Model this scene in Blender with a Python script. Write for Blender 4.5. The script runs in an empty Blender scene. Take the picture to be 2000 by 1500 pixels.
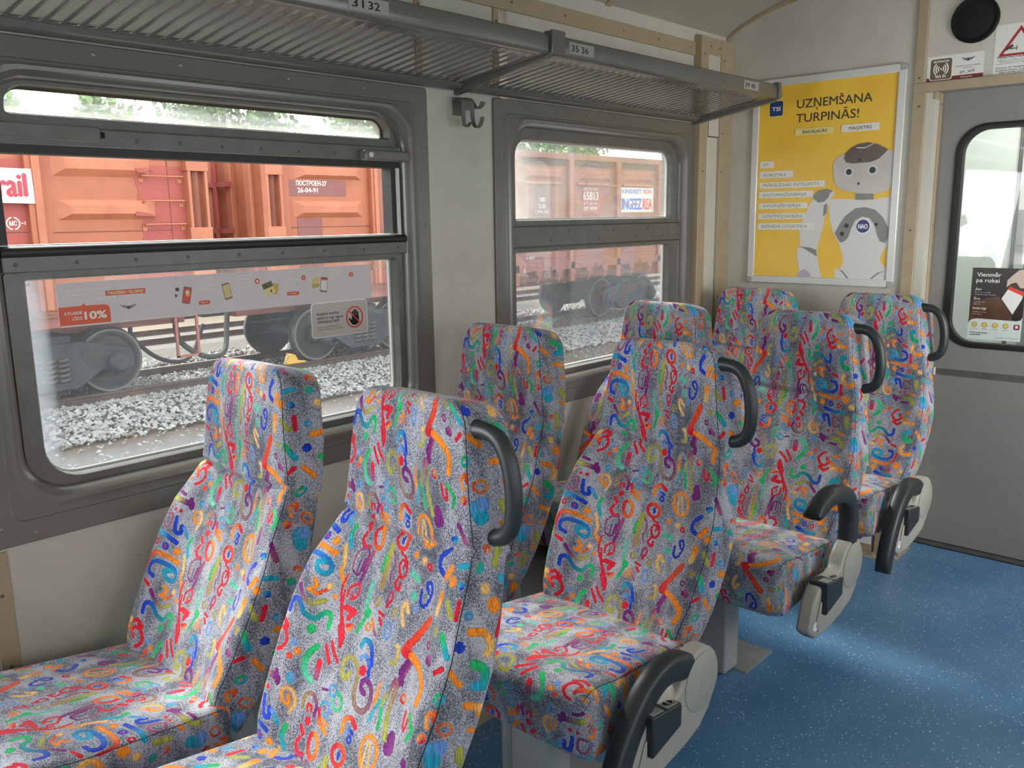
import bpy, bmesh, math, random
import numpy as np
from mathutils import Vector, Matrix
random.seed(7); rng = np.random.default_rng(7)
scene = bpy.context.scene
col = scene.collection
PI = math.pi

# ------------------------------------------------------------------ camera, sky, sun, exposure
cam_d = bpy.data.cameras.new('camera'); cam = bpy.data.objects.new('camera', cam_d); col.objects.link(cam)
scene.camera = cam
YAW, PITCH, ROLL, FPX = 0.740749453, -0.189133293, -0.0148391113, 1700.7709
fw = np.array([math.cos(PITCH)*math.cos(YAW), math.cos(PITCH)*math.sin(YAW), math.sin(PITCH)])
rt0 = np.array([math.sin(YAW), -math.cos(YAW), 0.0]); up0 = np.cross(rt0, fw)
rt = math.cos(ROLL)*rt0 + math.sin(ROLL)*up0; up = -math.sin(ROLL)*rt0 + math.cos(ROLL)*up0
m4 = Matrix.Identity(4)
for i in range(3):
    m4[i][0] = rt[i]; m4[i][1] = up[i]; m4[i][2] = -fw[i]
m4[2][3] = 1.5
cam.matrix_world = m4
cam_d.sensor_fit = 'HORIZONTAL'; cam_d.sensor_width = 36.0; cam_d.lens = FPX/2000*36.0
cam_d.clip_start = 0.05; cam_d.clip_end = 400

YW, XE, XD, YR = 2.197, 3.975, 4.058, -1.0      # window wall, end wall, door plane, far side wall
XB = -3.6                                        # rear end of the saloon

world = bpy.data.worlds.new('overcast_sky'); scene.world = world; world.use_nodes = True
wn = world.node_tree; bg = wn.nodes['Background']
bg.inputs['Color'].default_value = (0.93, 0.97, 1.0, 1); bg.inputs['Strength'].default_value = 3.7
sun_d = bpy.data.lights.new('hazy_sun', 'SUN'); sun_d.energy = 16.0; sun_d.angle = math.radians(19); sun_d.color = (1, .96, .9)
sun = bpy.data.objects.new('hazy_sun', sun_d); col.objects.link(sun); sun.location = (0, 12, 12)
sun.rotation_euler = Vector((-0.10, -1.0, -1.15)).to_track_quat('-Z', 'Y').to_euler()

def area(name, loc, direction, sx, sy, power, color=(1, 1, 1), portal=False, spread=180):
    d = bpy.data.lights.new(name, 'AREA'); d.shape = 'RECTANGLE'; d.size = sx; d.size_y = sy; d.energy = power; d.color = color
    d.spread = math.radians(spread)
    o = bpy.data.objects.new(name, d); col.objects.link(o); o.location = loc
    o.rotation_euler = Vector(direction).to_track_quat('-Z', 'Y').to_euler()
    if portal: d.cycles.is_portal = True
    return o
WX0 = [-1.048, 0.635, 2.318]                     # left edges of the window surrounds on the near side
for wx in WX0:
    area('sky_portal', (wx+.68, YW+.10, 1.345), (0, -1, 0), 1.2, 1.0, 1, portal=True)
# fill lamps added at the far windows and the unseen rear of the coach
for wx, pw in ((-2.4, .2), (-0.7, .2), (1.0, .4)):
    area('daylight_far_window', (wx+.3, YR+.03, 1.36), (0, 1, -.1), 1.1, .95, pw, (1, 1, .97))
area('daylight_far_window', (2.9, YR+.03, 1.36), (.75, 1, -.2), 1.1, .95, 18, (1, 1, .97), spread=105)  # added fill, aimed to brighten the end wall and last seats
area('near_side_fill', (-.37, YW-.04, 1.36), (.15, -1, -.15), 1.15, .95, 38, (.95, .98, 1))  # fill added inside the unseen rear window to boost its daylight
area('ceiling_fill_light', (.6, .6, 2.50), (0, 0, -1), 4.5, .16, 1.0, (1, .97, .9))  # added fill below the vault; no lamp fixture is built there
area('near_side_fill', (-2.05, YW-.04, 1.36), (1.1, -1, -.1), 1.15, .95, 45, (.95, .98, 1))  # fill added before the blank wall, where no window is cut
area('vestibule_light', (4.68, .75, 2.39), (0, 0, -1), .7, .9, 26, (.98, 1, .97))

vs = scene.view_settings
vs.view_transform = 'Standard'; vs.look = 'None'; vs.gamma = 1.0; vs.use_curve_mapping = False
vs.exposure = 0.10

# ------------------------------------------------------------------ helpers
class MB:
    def __init__(s): s.v = []; s.f = []; s.mi = []; s.n = 0; s.cur = 0
    def add(s, vs_, fs, M=None):
        vs_ = [tuple(map(float, p)) for p in vs_]
        if M is not None: vs_ = [tuple(M @ Vector(p)) for p in vs_]
        o = s.n; s.v += vs_; s.n += len(vs_)
        s.f += [tuple(i+o for i in f) for f in fs]; s.mi += [s.cur]*len(fs)
        return s
    def box(s, x0, x1, y0, y1, z0, z1, M=None):
        x0, x1 = sorted((x0, x1)); y0, y1 = sorted((y0, y1)); z0, z1 = sorted((z0, z1))
        return s.add([(x0,y0,z0),(x1,y0,z0),(x1,y1,z0),(x0,y1,z0),(x0,y0,z1),(x1,y0,z1),(x1,y1,z1),(x0,y1,z1)],
              [(0,3,2,1),(4,5,6,7),(0,1,5,4),(1,2,6,5),(2,3,7,6),(3,0,4,7)], M)
    def loops(s, loops, cap0=False, cap1=False, closed=True):
        n = len(loops[0]); vs_ = [p for l in loops for p in l]; fs = []
        for a in range(len(loops)-1):
            for i in range(n if closed else n-1):
                j = (i+1) % n
                fs.append((a*n+i, a*n+j, (a+1)*n+j, (a+1)*n+i))
        if cap0: fs.append(tuple(reversed(range(n))))
        if cap1: fs.append(tuple((len(loops)-1)*n+i for i in range(n)))
        return s.add(vs_, fs)
    def cyl(s, a, b, r, n=16, r2=None):
        a = Vector(a); b = Vector(b); d = (b-a).normalized(); r2 = r if r2 is None else r2
        u = d.orthogonal().normalized(); w = d.cross(u)
        L = [[a+r*(math.cos(t)*u+math.sin(t)*w) for t in [2*PI*i/n for i in range(n)]],
             [b+r2*(math.cos(t)*u+math.sin(t)*w) for t in [2*PI*i/n for i in range(n)]]]
        return s.loops(L, True, True)
    def lathe(s, o, d, prof, n=24):            # prof: (radius, height along d)
        o = Vector(o); d = Vector(d).normalized(); u = d.orthogonal().normalized(); w = d.cross(u)
        L = [[o+d*h+max(r, 1e-5)*(math.cos(t)*u+math.sin(t)*w) for t in [2*PI*i/n for i in range(n)]] for r, h in prof]
        return s.loops(L, True, True)
    def tube(s, pts, r, n=10, sect=None, ref=None):
        pts = [Vector(p) for p in pts]; L = []
        nrm = Vector(ref) if ref else None
        for i, p in enumerate(pts):
            d = (pts[min(i+1, len(pts)-1)]-pts[max(i-1, 0)]).normalized()
            if nrm is None: nrm = d.orthogonal().normalized()
            u = (nrm-d*nrm.dot(d)).normalized(); w = d.cross(u); 
            if ref is None: nrm = u
            rr = r[i] if isinstance(r, (list, tuple)) else r
            if sect:
                L.append([p+u*a+w*b*rr for a, b in sect])
            else:
                L.append([p+rr*(math.cos(t)*u+math.sin(t)*w) for t in [2*PI*k/n for k in range(n)]])
        return s.loops(L, True, True)
    def prism(s, poly, axis, a, b):            # poly in the two other axes (x,z for axis y; y,z for x; x,y for z)
        def P(p, t):
            return {'y': (p[0], t, p[1]), 'x': (t, p[0], p[1]), 'z': (p[0], p[1], t)}[axis]
        return s.loops([[P(p, a) for p in poly], [P(p, b) for p in poly]], True, True)
    def mesh(s, me, M=None):
        return s.add([v.co for v in me.vertices], [tuple(p.vertices) for p in me.polygons], M)
    def build(s, name, mats, parent=None, smooth=False, bevel=0, seg=2, ang=35, off=None):
        me = bpy.data.meshes.new(name)
        V = np.array(s.v, float) if s.n else np.zeros((0, 3))
        o = bpy.data.objects.new(name, me); col.objects.link(o)
        if parent is not None:
            o.parent = parent; V = V-np.array(base_of(parent)); BASE[o.name] = base_of(parent)
        elif off is None:
            lo, hi = V.min(0), V.max(0); off = ((lo[0]+hi[0])/2, (lo[1]+hi[1])/2, lo[2])
        if parent is None:
            V = V-np.array(off); o.location = off; BASE[o.name] = tuple(off)
        me.from_pydata([tuple(p) for p in V], [], s.f)
        mats = mats if isinstance(mats, (list, tuple)) else [mats]
        for m in mats: me.materials.append(m)
        if len(mats) > 1: me.polygons.foreach_set('material_index', s.mi)
        bm = bmesh.new(); bm.from_mesh(me); bmesh.ops.recalc_face_normals(bm, faces=bm.faces); bm.to_mesh(me); bm.free()
        if smooth:
            me.polygons.foreach_set('use_smooth', [True]*len(me.polygons)); me.set_sharp_from_angle(angle=math.radians(ang))
        if bevel:
            md = o.modifiers.new('edge', 'BEVEL'); md.width = bevel; md.segments = seg; md.limit_method = 'ANGLE'; md.angle_limit = math.radians(40)
            md.harden_normals = False
            me.polygons.foreach_set('use_smooth', [True]*len(me.polygons)); me.set_sharp_from_angle(angle=math.radians(60))
        return o
BASE = {}
def base_of(o): return BASE[o.name]
def thing(name, label, cat, loc, group=None):
    o = bpy.data.objects.new(name, None); col.objects.link(o); o.location = loc; BASE[o.name] = tuple(loc)
    o.empty_display_size = .1
    return tag(o, label, cat, group)
def tag(o, label, cat, group=None):
    o['label'] = label; o['category'] = cat
    if group: o['group'] = group
    return o
def struct(o, label=None, cat=None):
    o['kind'] = 'structure'
    if label: o['label'] = label
    if cat: o['category'] = cat
    return o

def rr(x0, x1, z0, z1, r, n=6, rb=None):       # rounded rectangle, same count of points for every call
    rb = r if rb is None else rb
    out = []
    for cx, cz, a0, q in ((x1-r, z1-r, 0, r), (x0+r, z1-r, 90, r), (x0+rb, z0+rb, 180, rb), (x1-rb, z0+rb, 270, rb)):
        for i in range(n+1):
            t = math.radians(a0+90*i/n); out.append((cx+q*math.cos(t), cz+q*math.sin(t)))
    return out
def ring(mb, specs, flip=None):                # specs: (rect tuple, y) -> bridged loops on the window wall plane
    return mb.loops([[(p[0], y, p[1]) for p in rr(*rect)] for rect, y in specs])
def catmull(P, n=8):
    P = [np.array(p, float) for p in P]; out = []
    Q = [2*P[0]-P[1]]+P+[2*P[-1]-P[-2]]
    for i in range(1, len(Q)-2):
        for k in range(n):
            t = k/n; a, b, c, d = Q[i-1], Q[i], Q[i+1], Q[i+2]
            out.append(.5*((2*b)+(c-a)*t+(2*a-5*b+4*c-d)*t*t+(3*b-a-3*c+d)*t**3))
    out.append(P[-1]); return out

# text -> mesh
def text_mesh(s, size, align='LEFT', bold=0.0, ext=0.0004, sx=1.0, valign='BASELINE', space=1.0):
    c = bpy.data.curves.new('lettering_curve', 'FONT'); c.body = s; c.size = size; c.align_x = align; c.offset = bold*size
    c.extrude = ext; c.resolution_u = 3; c.space_character = space
    o = bpy.data.objects.new('lettering_tmp', c); col.objects.link(o)
    dg = bpy.context.evaluated_depsgraph_get(); dg.update()
    me = bpy.data.meshes.new_from_object(o.evaluated_get(dg))
    bpy.data.objects.remove(o); bpy.data.curves.remove(c)
    if sx != 1.0:
        for v in me.vertices: v.co.x *= sx
    return me
def fit_text(s, width, height, align='LEFT', bold=0.0, ext=.0004):     # scaled to a cap height and a width; bold = overlaid shifted copies
    me = text_mesh(s, 1.0, 'LEFT', 0, 0)
    co = np.array([v.co[:] for v in me.vertices]); lo, hi = co.min(0), co.max(0)
    kx = width/max(hi[0]-lo[0], 1e-6); kz = height/.73
    co = (co-[lo[0], 0, 0])*[kx, kz, 1]
    fs = [tuple(p.vertices) for p in me.polygons]
    if bold:
        q = bold*height*1.6; V, F = [], []
        for k, (dx, dz) in enumerate(((q, 0), (-q, 0), (0, q*.7), (0, -q*.7))):
            V += (co+[dx, dz, 1e-5*k]).tolist(); F += [tuple(x+k*len(co) for x in f) for f in fs]
        co, fs = np.array(V), F
    out = bpy.data.meshes.new('lettering'); out.from_pydata(co.tolist(), [], fs); return out
class Lot:                                      # several pieces, each built as an object of its own
    def __init__(s): s.L = []
    def mesh(s, me, M_): k = MB(); k.mesh(me, M_); s.L.append(k); return s
    def build(s, name, m, parent=None):
        o = [k.build(name, m, parent) for k in s.L]; return o[0]
# frames for flat writing: on planes that face -y (window side) and -x (end wall)
def MY(x, y, z): return Matrix(((1,0,0,x),(0,0,-1,y),(0,1,0,z),(0,0,0,1)))
def MX(x, y, z): return Matrix(((0,0,-1,x),(-1,0,0,y),(0,1,0,z),(0,0,0,1)))

# ------------------------------------------------------------------ materials
def nodes(name):
    m = bpy.data.materials.new(name); m.use_nodes = True; nt = m.node_tree
    return m, nt, nt.nodes['Principled BSDF'], nt.nodes['Material Output']
def N(nt, t, **kw):
    n = nt.nodes.new(t)
    for k, v in kw.items():
        if k in n.inputs: n.inputs[k].default_value = v
        else: setattr(n, k, v)
    return n
def ramp(nt, stops):
    r = nt.nodes.new('ShaderNodeValToRGB'); e = r.color_ramp.elements
    while len(e) < len(stops): e.new(.5)
    for k, (p, c) in enumerate(stops):
        e[k].position = p; e[k].color = (*c, 1) if len(c) == 3 else c
    return r
def mat(name, c, rough=.5, metal=0.0, var=0.0, scale=6, bump=0.0, bscale=300, spec=.5, c2=None, detail=4, stretch=None):
    m, nt, b, out = nodes(name)
    b.inputs['Base Color'].default_value = (*c, 1); b.inputs['Roughness'].default_value = rough; b.inputs['Metallic'].default_value = metal
    b.inputs['Specular IOR Level'].default_value = spec
    tc = N(nt, 'ShaderNodeTexCoord')
    src = tc.outputs['Object']
    if stretch:
        mp = N(nt, 'ShaderNodeMapping'); mp.inputs['Scale'].default_value = stretch; nt.links.new(src, mp.inputs[0]); src = mp.outputs[0]
    if var or c2:
        t = N(nt, 'ShaderNodeTexNoise', Scale=scale, Detail=detail, Roughness=.6); nt.links.new(src, t.inputs['Vector'])
        d = c2 if c2 else tuple(x*(1-var) for x in c)
        r = ramp(nt, [(.36, d), (.64, c)]); nt.links.new(t.outputs['Fac'], r.inputs[0]); nt.links.new(r.outputs[0], b.inputs['Base Color'])
    if bump:
        t = N(nt, 'ShaderNodeTexNoise', Scale=bscale, Detail=2); nt.links.new(src, t.inputs['Vector'])
        bp = N(nt, 'ShaderNodeBump', Strength=bump, Distance=.002); nt.links.new(t.outputs['Fac'], bp.inputs['Height']); nt.links.new(bp.outputs[0], b.inputs['Normal'])
    return m
M = {}
M['cream'] = mat('cream_laminate', (.53, .51, .435), .30, var=.10, scale=3.2, c2=(.45, .43, .365), detail=5)
M['ceiling'] = mat('ceiling_laminate', (.37, .345, .28), .45, var=.08, scale=3)
M['beige'] = mat('beige_trim', (.36, .285, .18), .42, var=.10, scale=9)
M['surround'] = mat('grey_window_paint', (.150, .139, .120), .24, var=.10, scale=5, spec=.6)
M['sash'] = mat('grey_sash_metal', (.135, .131, .115), .34, var=.22, scale=16)
M['bead'] = mat('pale_glazing_bead', (.62, .63, .58), .4)
M['rubber'] = mat('black_rubber', (.012, .011, .010), .5)
M['screw'] = mat('steel_screw', (.20, .19, .17), .35, metal=.7)
M['rack'] = mat('grey_rack_enamel', (.115, .109, .096), .24, var=.08, scale=8, spec=.65)
M['door'] = mat('grey_door_laminate', (.205, .20, .185), .5, var=.08, scale=4, bump=.12, bscale=700)
M['doordark'] = mat('dark_grey_strip', (.095, .088, .075), .5, var=.2, scale=20)
M['plastic'] = mat('black_grip_plastic', (.019, .025, .026), .42, bump=.05, bscale=900)
M['housing'] = mat('warm_grey_housing_plastic', (.35, .335, .285), .42, var=.07, scale=20)
M['bracket'] = mat('grey_bracket_paint', (.27, .28, .26), .4, var=.1)
M['heater'] = mat('grey_green_heater_paint', (.26, .27, .25), .45, var=.12)
M['pedestal'] = mat('grey_pedestal_paint', (.33, .335, .32), .45, var=.10)
M['white'] = mat('white_print', (.80, .79, .77), .4)
M['paper'] = mat('white_sticker_paper', (.68, .67, .63), .35)
M['black'] = mat('black_print', (.006, .006, .006), .55, spec=.2)
M['ink'] = mat('dark_ink', (.035, .032, .03), .4)
M['alu'] = mat('pale_aluminium', (.60, .60, .57), .33, metal=.15)
M['cap'] = mat('grey_corner_plastic', (.33, .34, .33), .45)
M['yellow'] = mat('yellow_poster_paper', (.82, .53, .055), .30, c2=(.76, .45, .035), scale=3, spec=.6)
M['navy'] = mat('navy_print', (.012, .045, .15), .4)
M['tagwhite'] = mat('off_white_print', (.72, .70, .62), .35)
M['tagpale'] = mat('pale_yellow_print', (.72, .60, .25), .35)
M['robot'] = mat('robot_white_print', (.55, .52, .485), .32, c2=(.48, .445, .41), scale=5)
M['robotlt'] = mat('robot_light_print', (.63, .61, .59), .32)
M['robotgrey'] = mat('robot_grey_print', (.22, .215, .20), .32)
M['robotbrown'] = mat('robot_brown_print', (.15, .11, .095), .3, c2=(.10, .07, .06), scale=7)
M['lilac'] = mat('robot_lilac_print', (.42, .38, .45), .35)
M['red'] = mat('red_print', (.62, .05, .025), .4)
M['darkred'] = mat('dark_red_print', (.17, .008, .015), .4)
M['brownprint'] = mat('brown_print', (.115, .082, .03), .4)
M['gold'] = mat('gold_print', (.50, .36, .07), .4)
M['sand_print'] = mat('sand_print', (.62, .48, .18), .4)
M['photodark'] = mat('dark_photo_print', (.016, .010, .008), .35)
M['wallet'] = mat('brown_photo_print', (.12, .055, .025), .35, c2=(.07, .03, .015), scale=12)
M['skin'] = mat('pale_hand_print', (.52, .40, .33), .4)
M['mint'] = mat('pale_mint_print', (.55, .60, .57), .4)
M['notice'] = mat('greige_sticker', (.50, .45, .40), .4)
M['lavender'] = mat('faded_cream_print', (.66, .64, .56), .5)

# ------------------------------------------------------------------ seat fabric: one woven repeat of scribbles, drawn in metres
TX, TY, RES = 0.56, 0.416, 0.001
C_ = dict(red=(.62,.012,.03), ored=(.72,.07,.02), orange=(.82,.24,.02), sand=(.80,.46,.14), blue=(.012,.05,.46), teal=(.02,.33,.48),
          green=(.015,.42,.12), mint=(.10,.52,.33), olive=(.36,.36,.06), brown=(.33,.22,.08), purple=(.17,.018,.16), mauve=(.30,.07,.16), sky=(.13,.30,.66), lilac=(.42,.36,.55))
ST = []                                          # (points, width, colour 1, colour 2, closed/fill)
def S(pts, w, a, b=None): ST.append((pts, w, a, b or a, 0))
def D(x, y, r, a): ST.append(([(x, y), (x+.5, y+.5)], 2*r, a, a, 0))
def O(x, y, rx, ry, w, a, b=None):
    S([(x+rx*math.cos(t), y+ry*math.sin(t)) for t in np.linspace(-PI*.6, PI*1.4, 17)], w, a, b)
S([(470,190),(452,160),(480,125),(520,130),(542,180),(515,225),(478,246)],27,'red'); S([(395,125),(450,165)],32,'orange','ored')
D(590,175,20,'sky'); D(612,214,21,'orange'); D(572,250,20,'ored'); S([(355,205),(400,212)],26,'orange')
S([(718,150),(672,205),(655,260),(668,310),(710,332)],37,'green','mint'); S([(750,225),(742,300)],46,'red','mauve')
S([(778,125),(820,203)],25,'red'); S([(815,95),(840,140),(880,175)],25,'red'); S([(845,0),(875,100),(885,20)],22,'red')
S([(962,232),(980,200),(955,232),(922,205),(935,142),(985,120),(1030,150),(1038,220),(1035,285),(1062,332),(1110,342),(1150,300),(1155,230),(1120,192),(1082,200),(1078,238),(1108,256)],31,'olive','purple')
S([(1178,360),(1195,230),(1205,172),(1236,146),(1265,182),(1252,250)],27,'orange','teal'); S([(1172,362),(1200,285),(1225,250),(1245,300),(1242,375)],25,'teal','green')
S([(1380,20),(1330,110),(1305,200),(1290,300),(1300,400)],31,'mauve','olive'); S([(1350,375),(1362,420),(1335,430)],70,'purple')
S([(1425,225),(1422,282),(1450,297),(1466,232)],22,'red'); S([(330,310),(336,352)],46,'olive'); S([(380,320),(445,335)],26,'purple'); S([(355,372),(520,386)],42,'olive','purple'); S([(503,355),(522,408)],36,'purple')
S([(308,412),(352,430)],27,'orange'); D(410,450,14,'red'); D(456,450,16,'red')
S([(602,528),(632,470),(602,415),(556,430),(560,482),(596,492),(590,448)],22,'sand','orange'); S([(680,472),(690,412),(740,388),(785,430),(776,482)],27,'brown','purple'); S([(720,482),(715,452),(745,448),(750,475)],18,'red')
O(928,362,36,40,21,'green','mint'); O(850,425,34,34,18,'sky','teal'); O(885,320,28,26,16,'teal','sky'); S([(805,340),(845,330)],16,'purple')
S([(812,440),(820,500),(885,532)],27,'red','orange'); S([(835,475),(892,495)],18,'orange')
S([(1000,482),(1005,422),(1050,395),(1092,428)],29,'orange','red'); S([(1030,482),(1048,445),(1082,460)],20,'sky','blue'); O(1062,495,15,17,15,'blue')
O(1215,500,58,80,25,'orange'); S([(1190,570),(1195,480),(1215,450),(1228,570)],14,'sand')
S([(340,500),(400,490),(402,570),(360,582),(330,540)],20,'mauve'); S([(440,500),(450,592),(490,592),(486,545)],30,'blue'); S([(508,550),(545,602)],28,'sky','teal'); S([(268,500),(262,575)],46,'olive')
D(735,525,25,'red'); S([(690,565),(715,595)],30,'red'); S([(692,622),(670,660),(696,694),(736,690)],29,'red'); O(805,622,36,58,30,'orange','red')
O(1005,592,46,46,27,'ored','red'); S([(1011,578),(1011,606)],24,'blue')
S([(1035,730),(1045,702),(1018,692),(1000,735),(1030,782),(1062,742),(1050,678),(1008,660)],18,'red'); S([(1010,775),(984,822),(1014,848),(1022,812)],20,'red')
S([(640,832),(650,742),(720,700),(745,732),(700,850),(648,842)],17,'mauve','purple'); S([(777,708),(720,890)],31,'mauve','purple'); S([(680,842),(692,768)],13,'purple'); S([(705,830),(722,758)],13,'purple')
S([(925,640),(888,865)],44,'olive','brown'); S([(950,660),(966,720),(940,790),(952,832)],15,'mauve'); S([(885,700),(868,785)],23,'green')
S([(285,630),(380,632),(475,662)],35,'teal','blue'); O(322,695,16,17,15,'red'); O(405,706,20,20,16,'blue'); D(405,706,9,'red'); D(490,716,28,'orange'); D(203,690,29,'sand'); D(247,755,39,'orange')
S([(264,882),(290,802),(340,766),(430,766),(516,786)],33,'red','orange')
S([(352,918),(310,902),(314,850),(360,820),(430,818),(500,838),(518,880),(490,912),(440,900),(428,862),(480,848)],33,'blue','teal')
S([(592,600),(568,650),(590,722)],33,'green','teal'); S([(558,722),(580,820),(570,870),(612,932)],27,'sand','orange'); S([(622,870),(602,960),(640,1080),(665,1180),(680,1242),(690,1178),(640,1058),(628,960)],18,'red')
S([(655,982),(662,932),(722,900),(727,962),(680,992)],19,'red'); S([(690,945),(695,970)],14,'red')
S([(440,958),(466,985),(438,1012)],26,'orange'); S([(418,1020),(470,1032),(520,990)],23,'orange','ored'); D(530,968,20,'sand'); D(572,1012,18,'orange')
S([(280,965),(332,986)],28,'red'); S([(355,1010),(400,1070),(450,1090),(522,1050)],29,'purple','olive'); S([(320,1166),(330,1106),(376,1095),(420,1150),(480,1162),(530,1112),(572,1118),(566,1182)],33,'blue','green')
S([(130,900),(200,890),(232,940),(210,982)],44,'orange','sand'); S([(150,1042),(200,1060),(202,1130),(160,1142)],52,'green','teal')
S([(665,1040),(735,1045),(700,1085)],38,'red'); S([(700,1128),(740,1115),(715,1145)],26,'red','orange'); S([(820,858),(810,980),(828,1022),(778,1132)],26,'mint','green'); D(828,1020,27,'green'); O(850,1086,18,18,14,'orange'); S([(868,1040),(912,1112)],17,'orange','mauve')
S([(945,930),(960,870),(986,890),(952,952)],19,'mauve','red'); S([(908,990),(946,1000)],19,'red'); S([(918,1018),(938,1046)],19,'red'); O(990,1060,22,42,15,'sky')
S([(1112,930),(1085,888),(1068,940),(1090,1002)],25,'sand'); S([(1070,1110),(1086,1112),(1080,1190),(1048,1196)],25,'sand','olive'); S([(1190,800),(1186,862),(1220,872),(1266,800),(1260,752),(1228,760),(1240,802)],22,'blue')
D(1115,740,22,'mint'); D(1152,755,22,'mint'); D(1135,845,26,'mint'); D(1158,900,18,'sky'); D(1130,640,21,'orange'); D(1196,655,24,'sand'); O(1240,675,14,16,17,'red')
S([(1396,560),(1332,610),(1326,660),(1362,682)],35,'blue'); S([(1388,692),(1432,640)],42,'orange'); S([(1370,780),(1342,872)],46,'orange','sand')
S([(1280,922),(1200,1020),(1128,1112),(1182,1122)],50,'ored','red'); S([(1182,1122),(1260,1160),(1320,1222),(1302,1302)],44,'orange'); S([(1162,1160),(1130,1212),(1142,1262)],42,'purple'); S([(1100,1262),(1040,1402)],26,'mauve','olive')
S([(828,1190),(850,1150),(900,1170),(922,1252)],30,'teal','blue'); S([(838,1252),(870,1225),(906,1260),(912,1312)],26,'sky','blue'); D(868,1300,28,'red'); D(470,1220,28,'green'); S([(130,1240),(222,1240)],42,'orange','sand'); S([(250,1242),(290,1220),(332,1252)],30,'red')
D(1450,700,30,'orange'); S([(1430,800),(1470,860)],34,'olive'); S([(1420,960),(1460,1040)],40,'green','teal'); S([(1400,1130),(1440,1100)],30,'red'); S([(60,420),(95,500)],38,'purple','mauve'); S([(40,620),(100,600)],34,'teal'); S([(60,780),(50,860)],30,'red'); D(80,980,28,'blue'); S([(40,1100),(90,1150)],34,'orange'); S([(20,220),(70,280),(40,330)],28,'green')
def draw_repeat():
    nx, ny = int(TX/RES), int(TY/RES)
    rgb = np.zeros((ny, nx, 3), np.float32); A = np.zeros((ny, nx), np.float32); H = np.zeros((ny, nx), np.float32)
    def stroke(P, hw, a, b):
        if len(P) > 3: P = np.array(catmull(P, 4))
        lo = np.floor((P.min(0)-hw-.004)/RES).astype(int); hi = np.ceil((P.max(0)+hw+.004)/RES).astype(int)
        gx, gy = np.meshgrid(np.arange(lo[0], hi[0]+1), np.arange(lo[1], hi[1]+1)); q = np.stack([gx, gy], -1)*RES
        q = q+.0012*np.stack([np.sin(q[..., 1]*900+q[..., 0]*400), np.sin(q[..., 0]*1000)], -1)
        best = np.full(gx.shape, 9.0); tt = np.zeros(gx.shape); n = len(P)-1
        for i in range(n):
            d = P[i+1]-P[i]; L2 = max(d@d, 1e-12); t = np.clip(((q-P[i])@d)/L2, 0, 1)
            dist = np.linalg.norm(q-P[i]-t[..., None]*d, axis=-1); k = dist < best
            best = np.where(k, dist, best); tt = np.where(k, (i+t)/n, tt)
        e = best-hw
        m = np.clip(.5-e/.0014, 0, 1); h = np.clip(1-(e-.0002)/.0022, 0, 1)
        ca, cb = np.array(C_[a]), np.array(C_[b]); c = ca+(cb-ca)*np.clip(tt*1.6-.3, 0, 1)[..., None]
        X, Y = gx % nx, gy % ny
        np.maximum.at(H, (Y, X), h.astype(np.float32))
        mm = m[..., None]; rgb[Y, X] = rgb[Y, X]*(1-mm)+c*mm; A[Y, X] = np.maximum(A[Y, X], m)
    small = []
    for pts, w, a, b, _ in ST:
        P = np.array([((x+.175*(y-60))*.386e-3, y*.363e-3) for x, y in pts]); hw = w*.350e-3/2
        stroke(P, hw, a, b)
        if len(pts) >= 3 and np.ptp(P, axis=0).max() < .044: small.append((P-P.mean(0), hw, a, b))
    rg = np.random.default_rng(11)
    for _ in range(3000):
        u, v = rg.uniform(0, nx), rg.uniform(0, ny); P, hw, a, b = small[rg.integers(len(small))]; a, b = [('orange', 'sand'), ('red', 'orange'), ('green', 'teal'), ('blue', 'teal'), ('purple', 'mauve'), ('olive', 'brown'), ('teal', 'sky'), ('orange', 'ored'), (a, b)][rg.integers(9)]; P = P*[rg.choice([-1, 1]), rg.choice([-1, 1])]*rg.uniform(.8, 1.25); hw *= rg.uniform(.9, 1.5)
        r = int((np.abs(P).max()+hw+.002)/RES); gx, gy = np.meshgrid(np.arange(-r, r+1), np.arange(-r, r+1))
        if A[(gy+int(v)) % ny, (gx+int(u)) % nx].max() < .2: stroke(P+np.array([u, v])*RES, hw, a, b)
    return rgb, A, H
REP = draw_repeat()
def sample(u, v):
    rgb, A, H = REP; ny, nx = A.shape
    x = (u/RES) % nx; y = (v/RES) % ny
    x0 = np.floor(x).astype(int) % nx; y0 = np.floor(y).astype(int) % ny; x1 = (x0+1) % nx; y1 = (y0+1) % ny
    fx = x-np.floor(x); fy = y-np.floor(y); out = []
    for T in (rgb, A[..., None], H[..., None]):
        out.append((T[y0, x0]*((1-fx)*(1-fy))[:, None]+T[y0, x1]*(fx*(1-fy))[:, None]+T[y1, x0]*((1-fx)*fy)[:, None]+T[y1, x1]*(fx*fy)[:, None]))
    return out[0], out[1][:, 0], out[2][:, 0]

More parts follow.
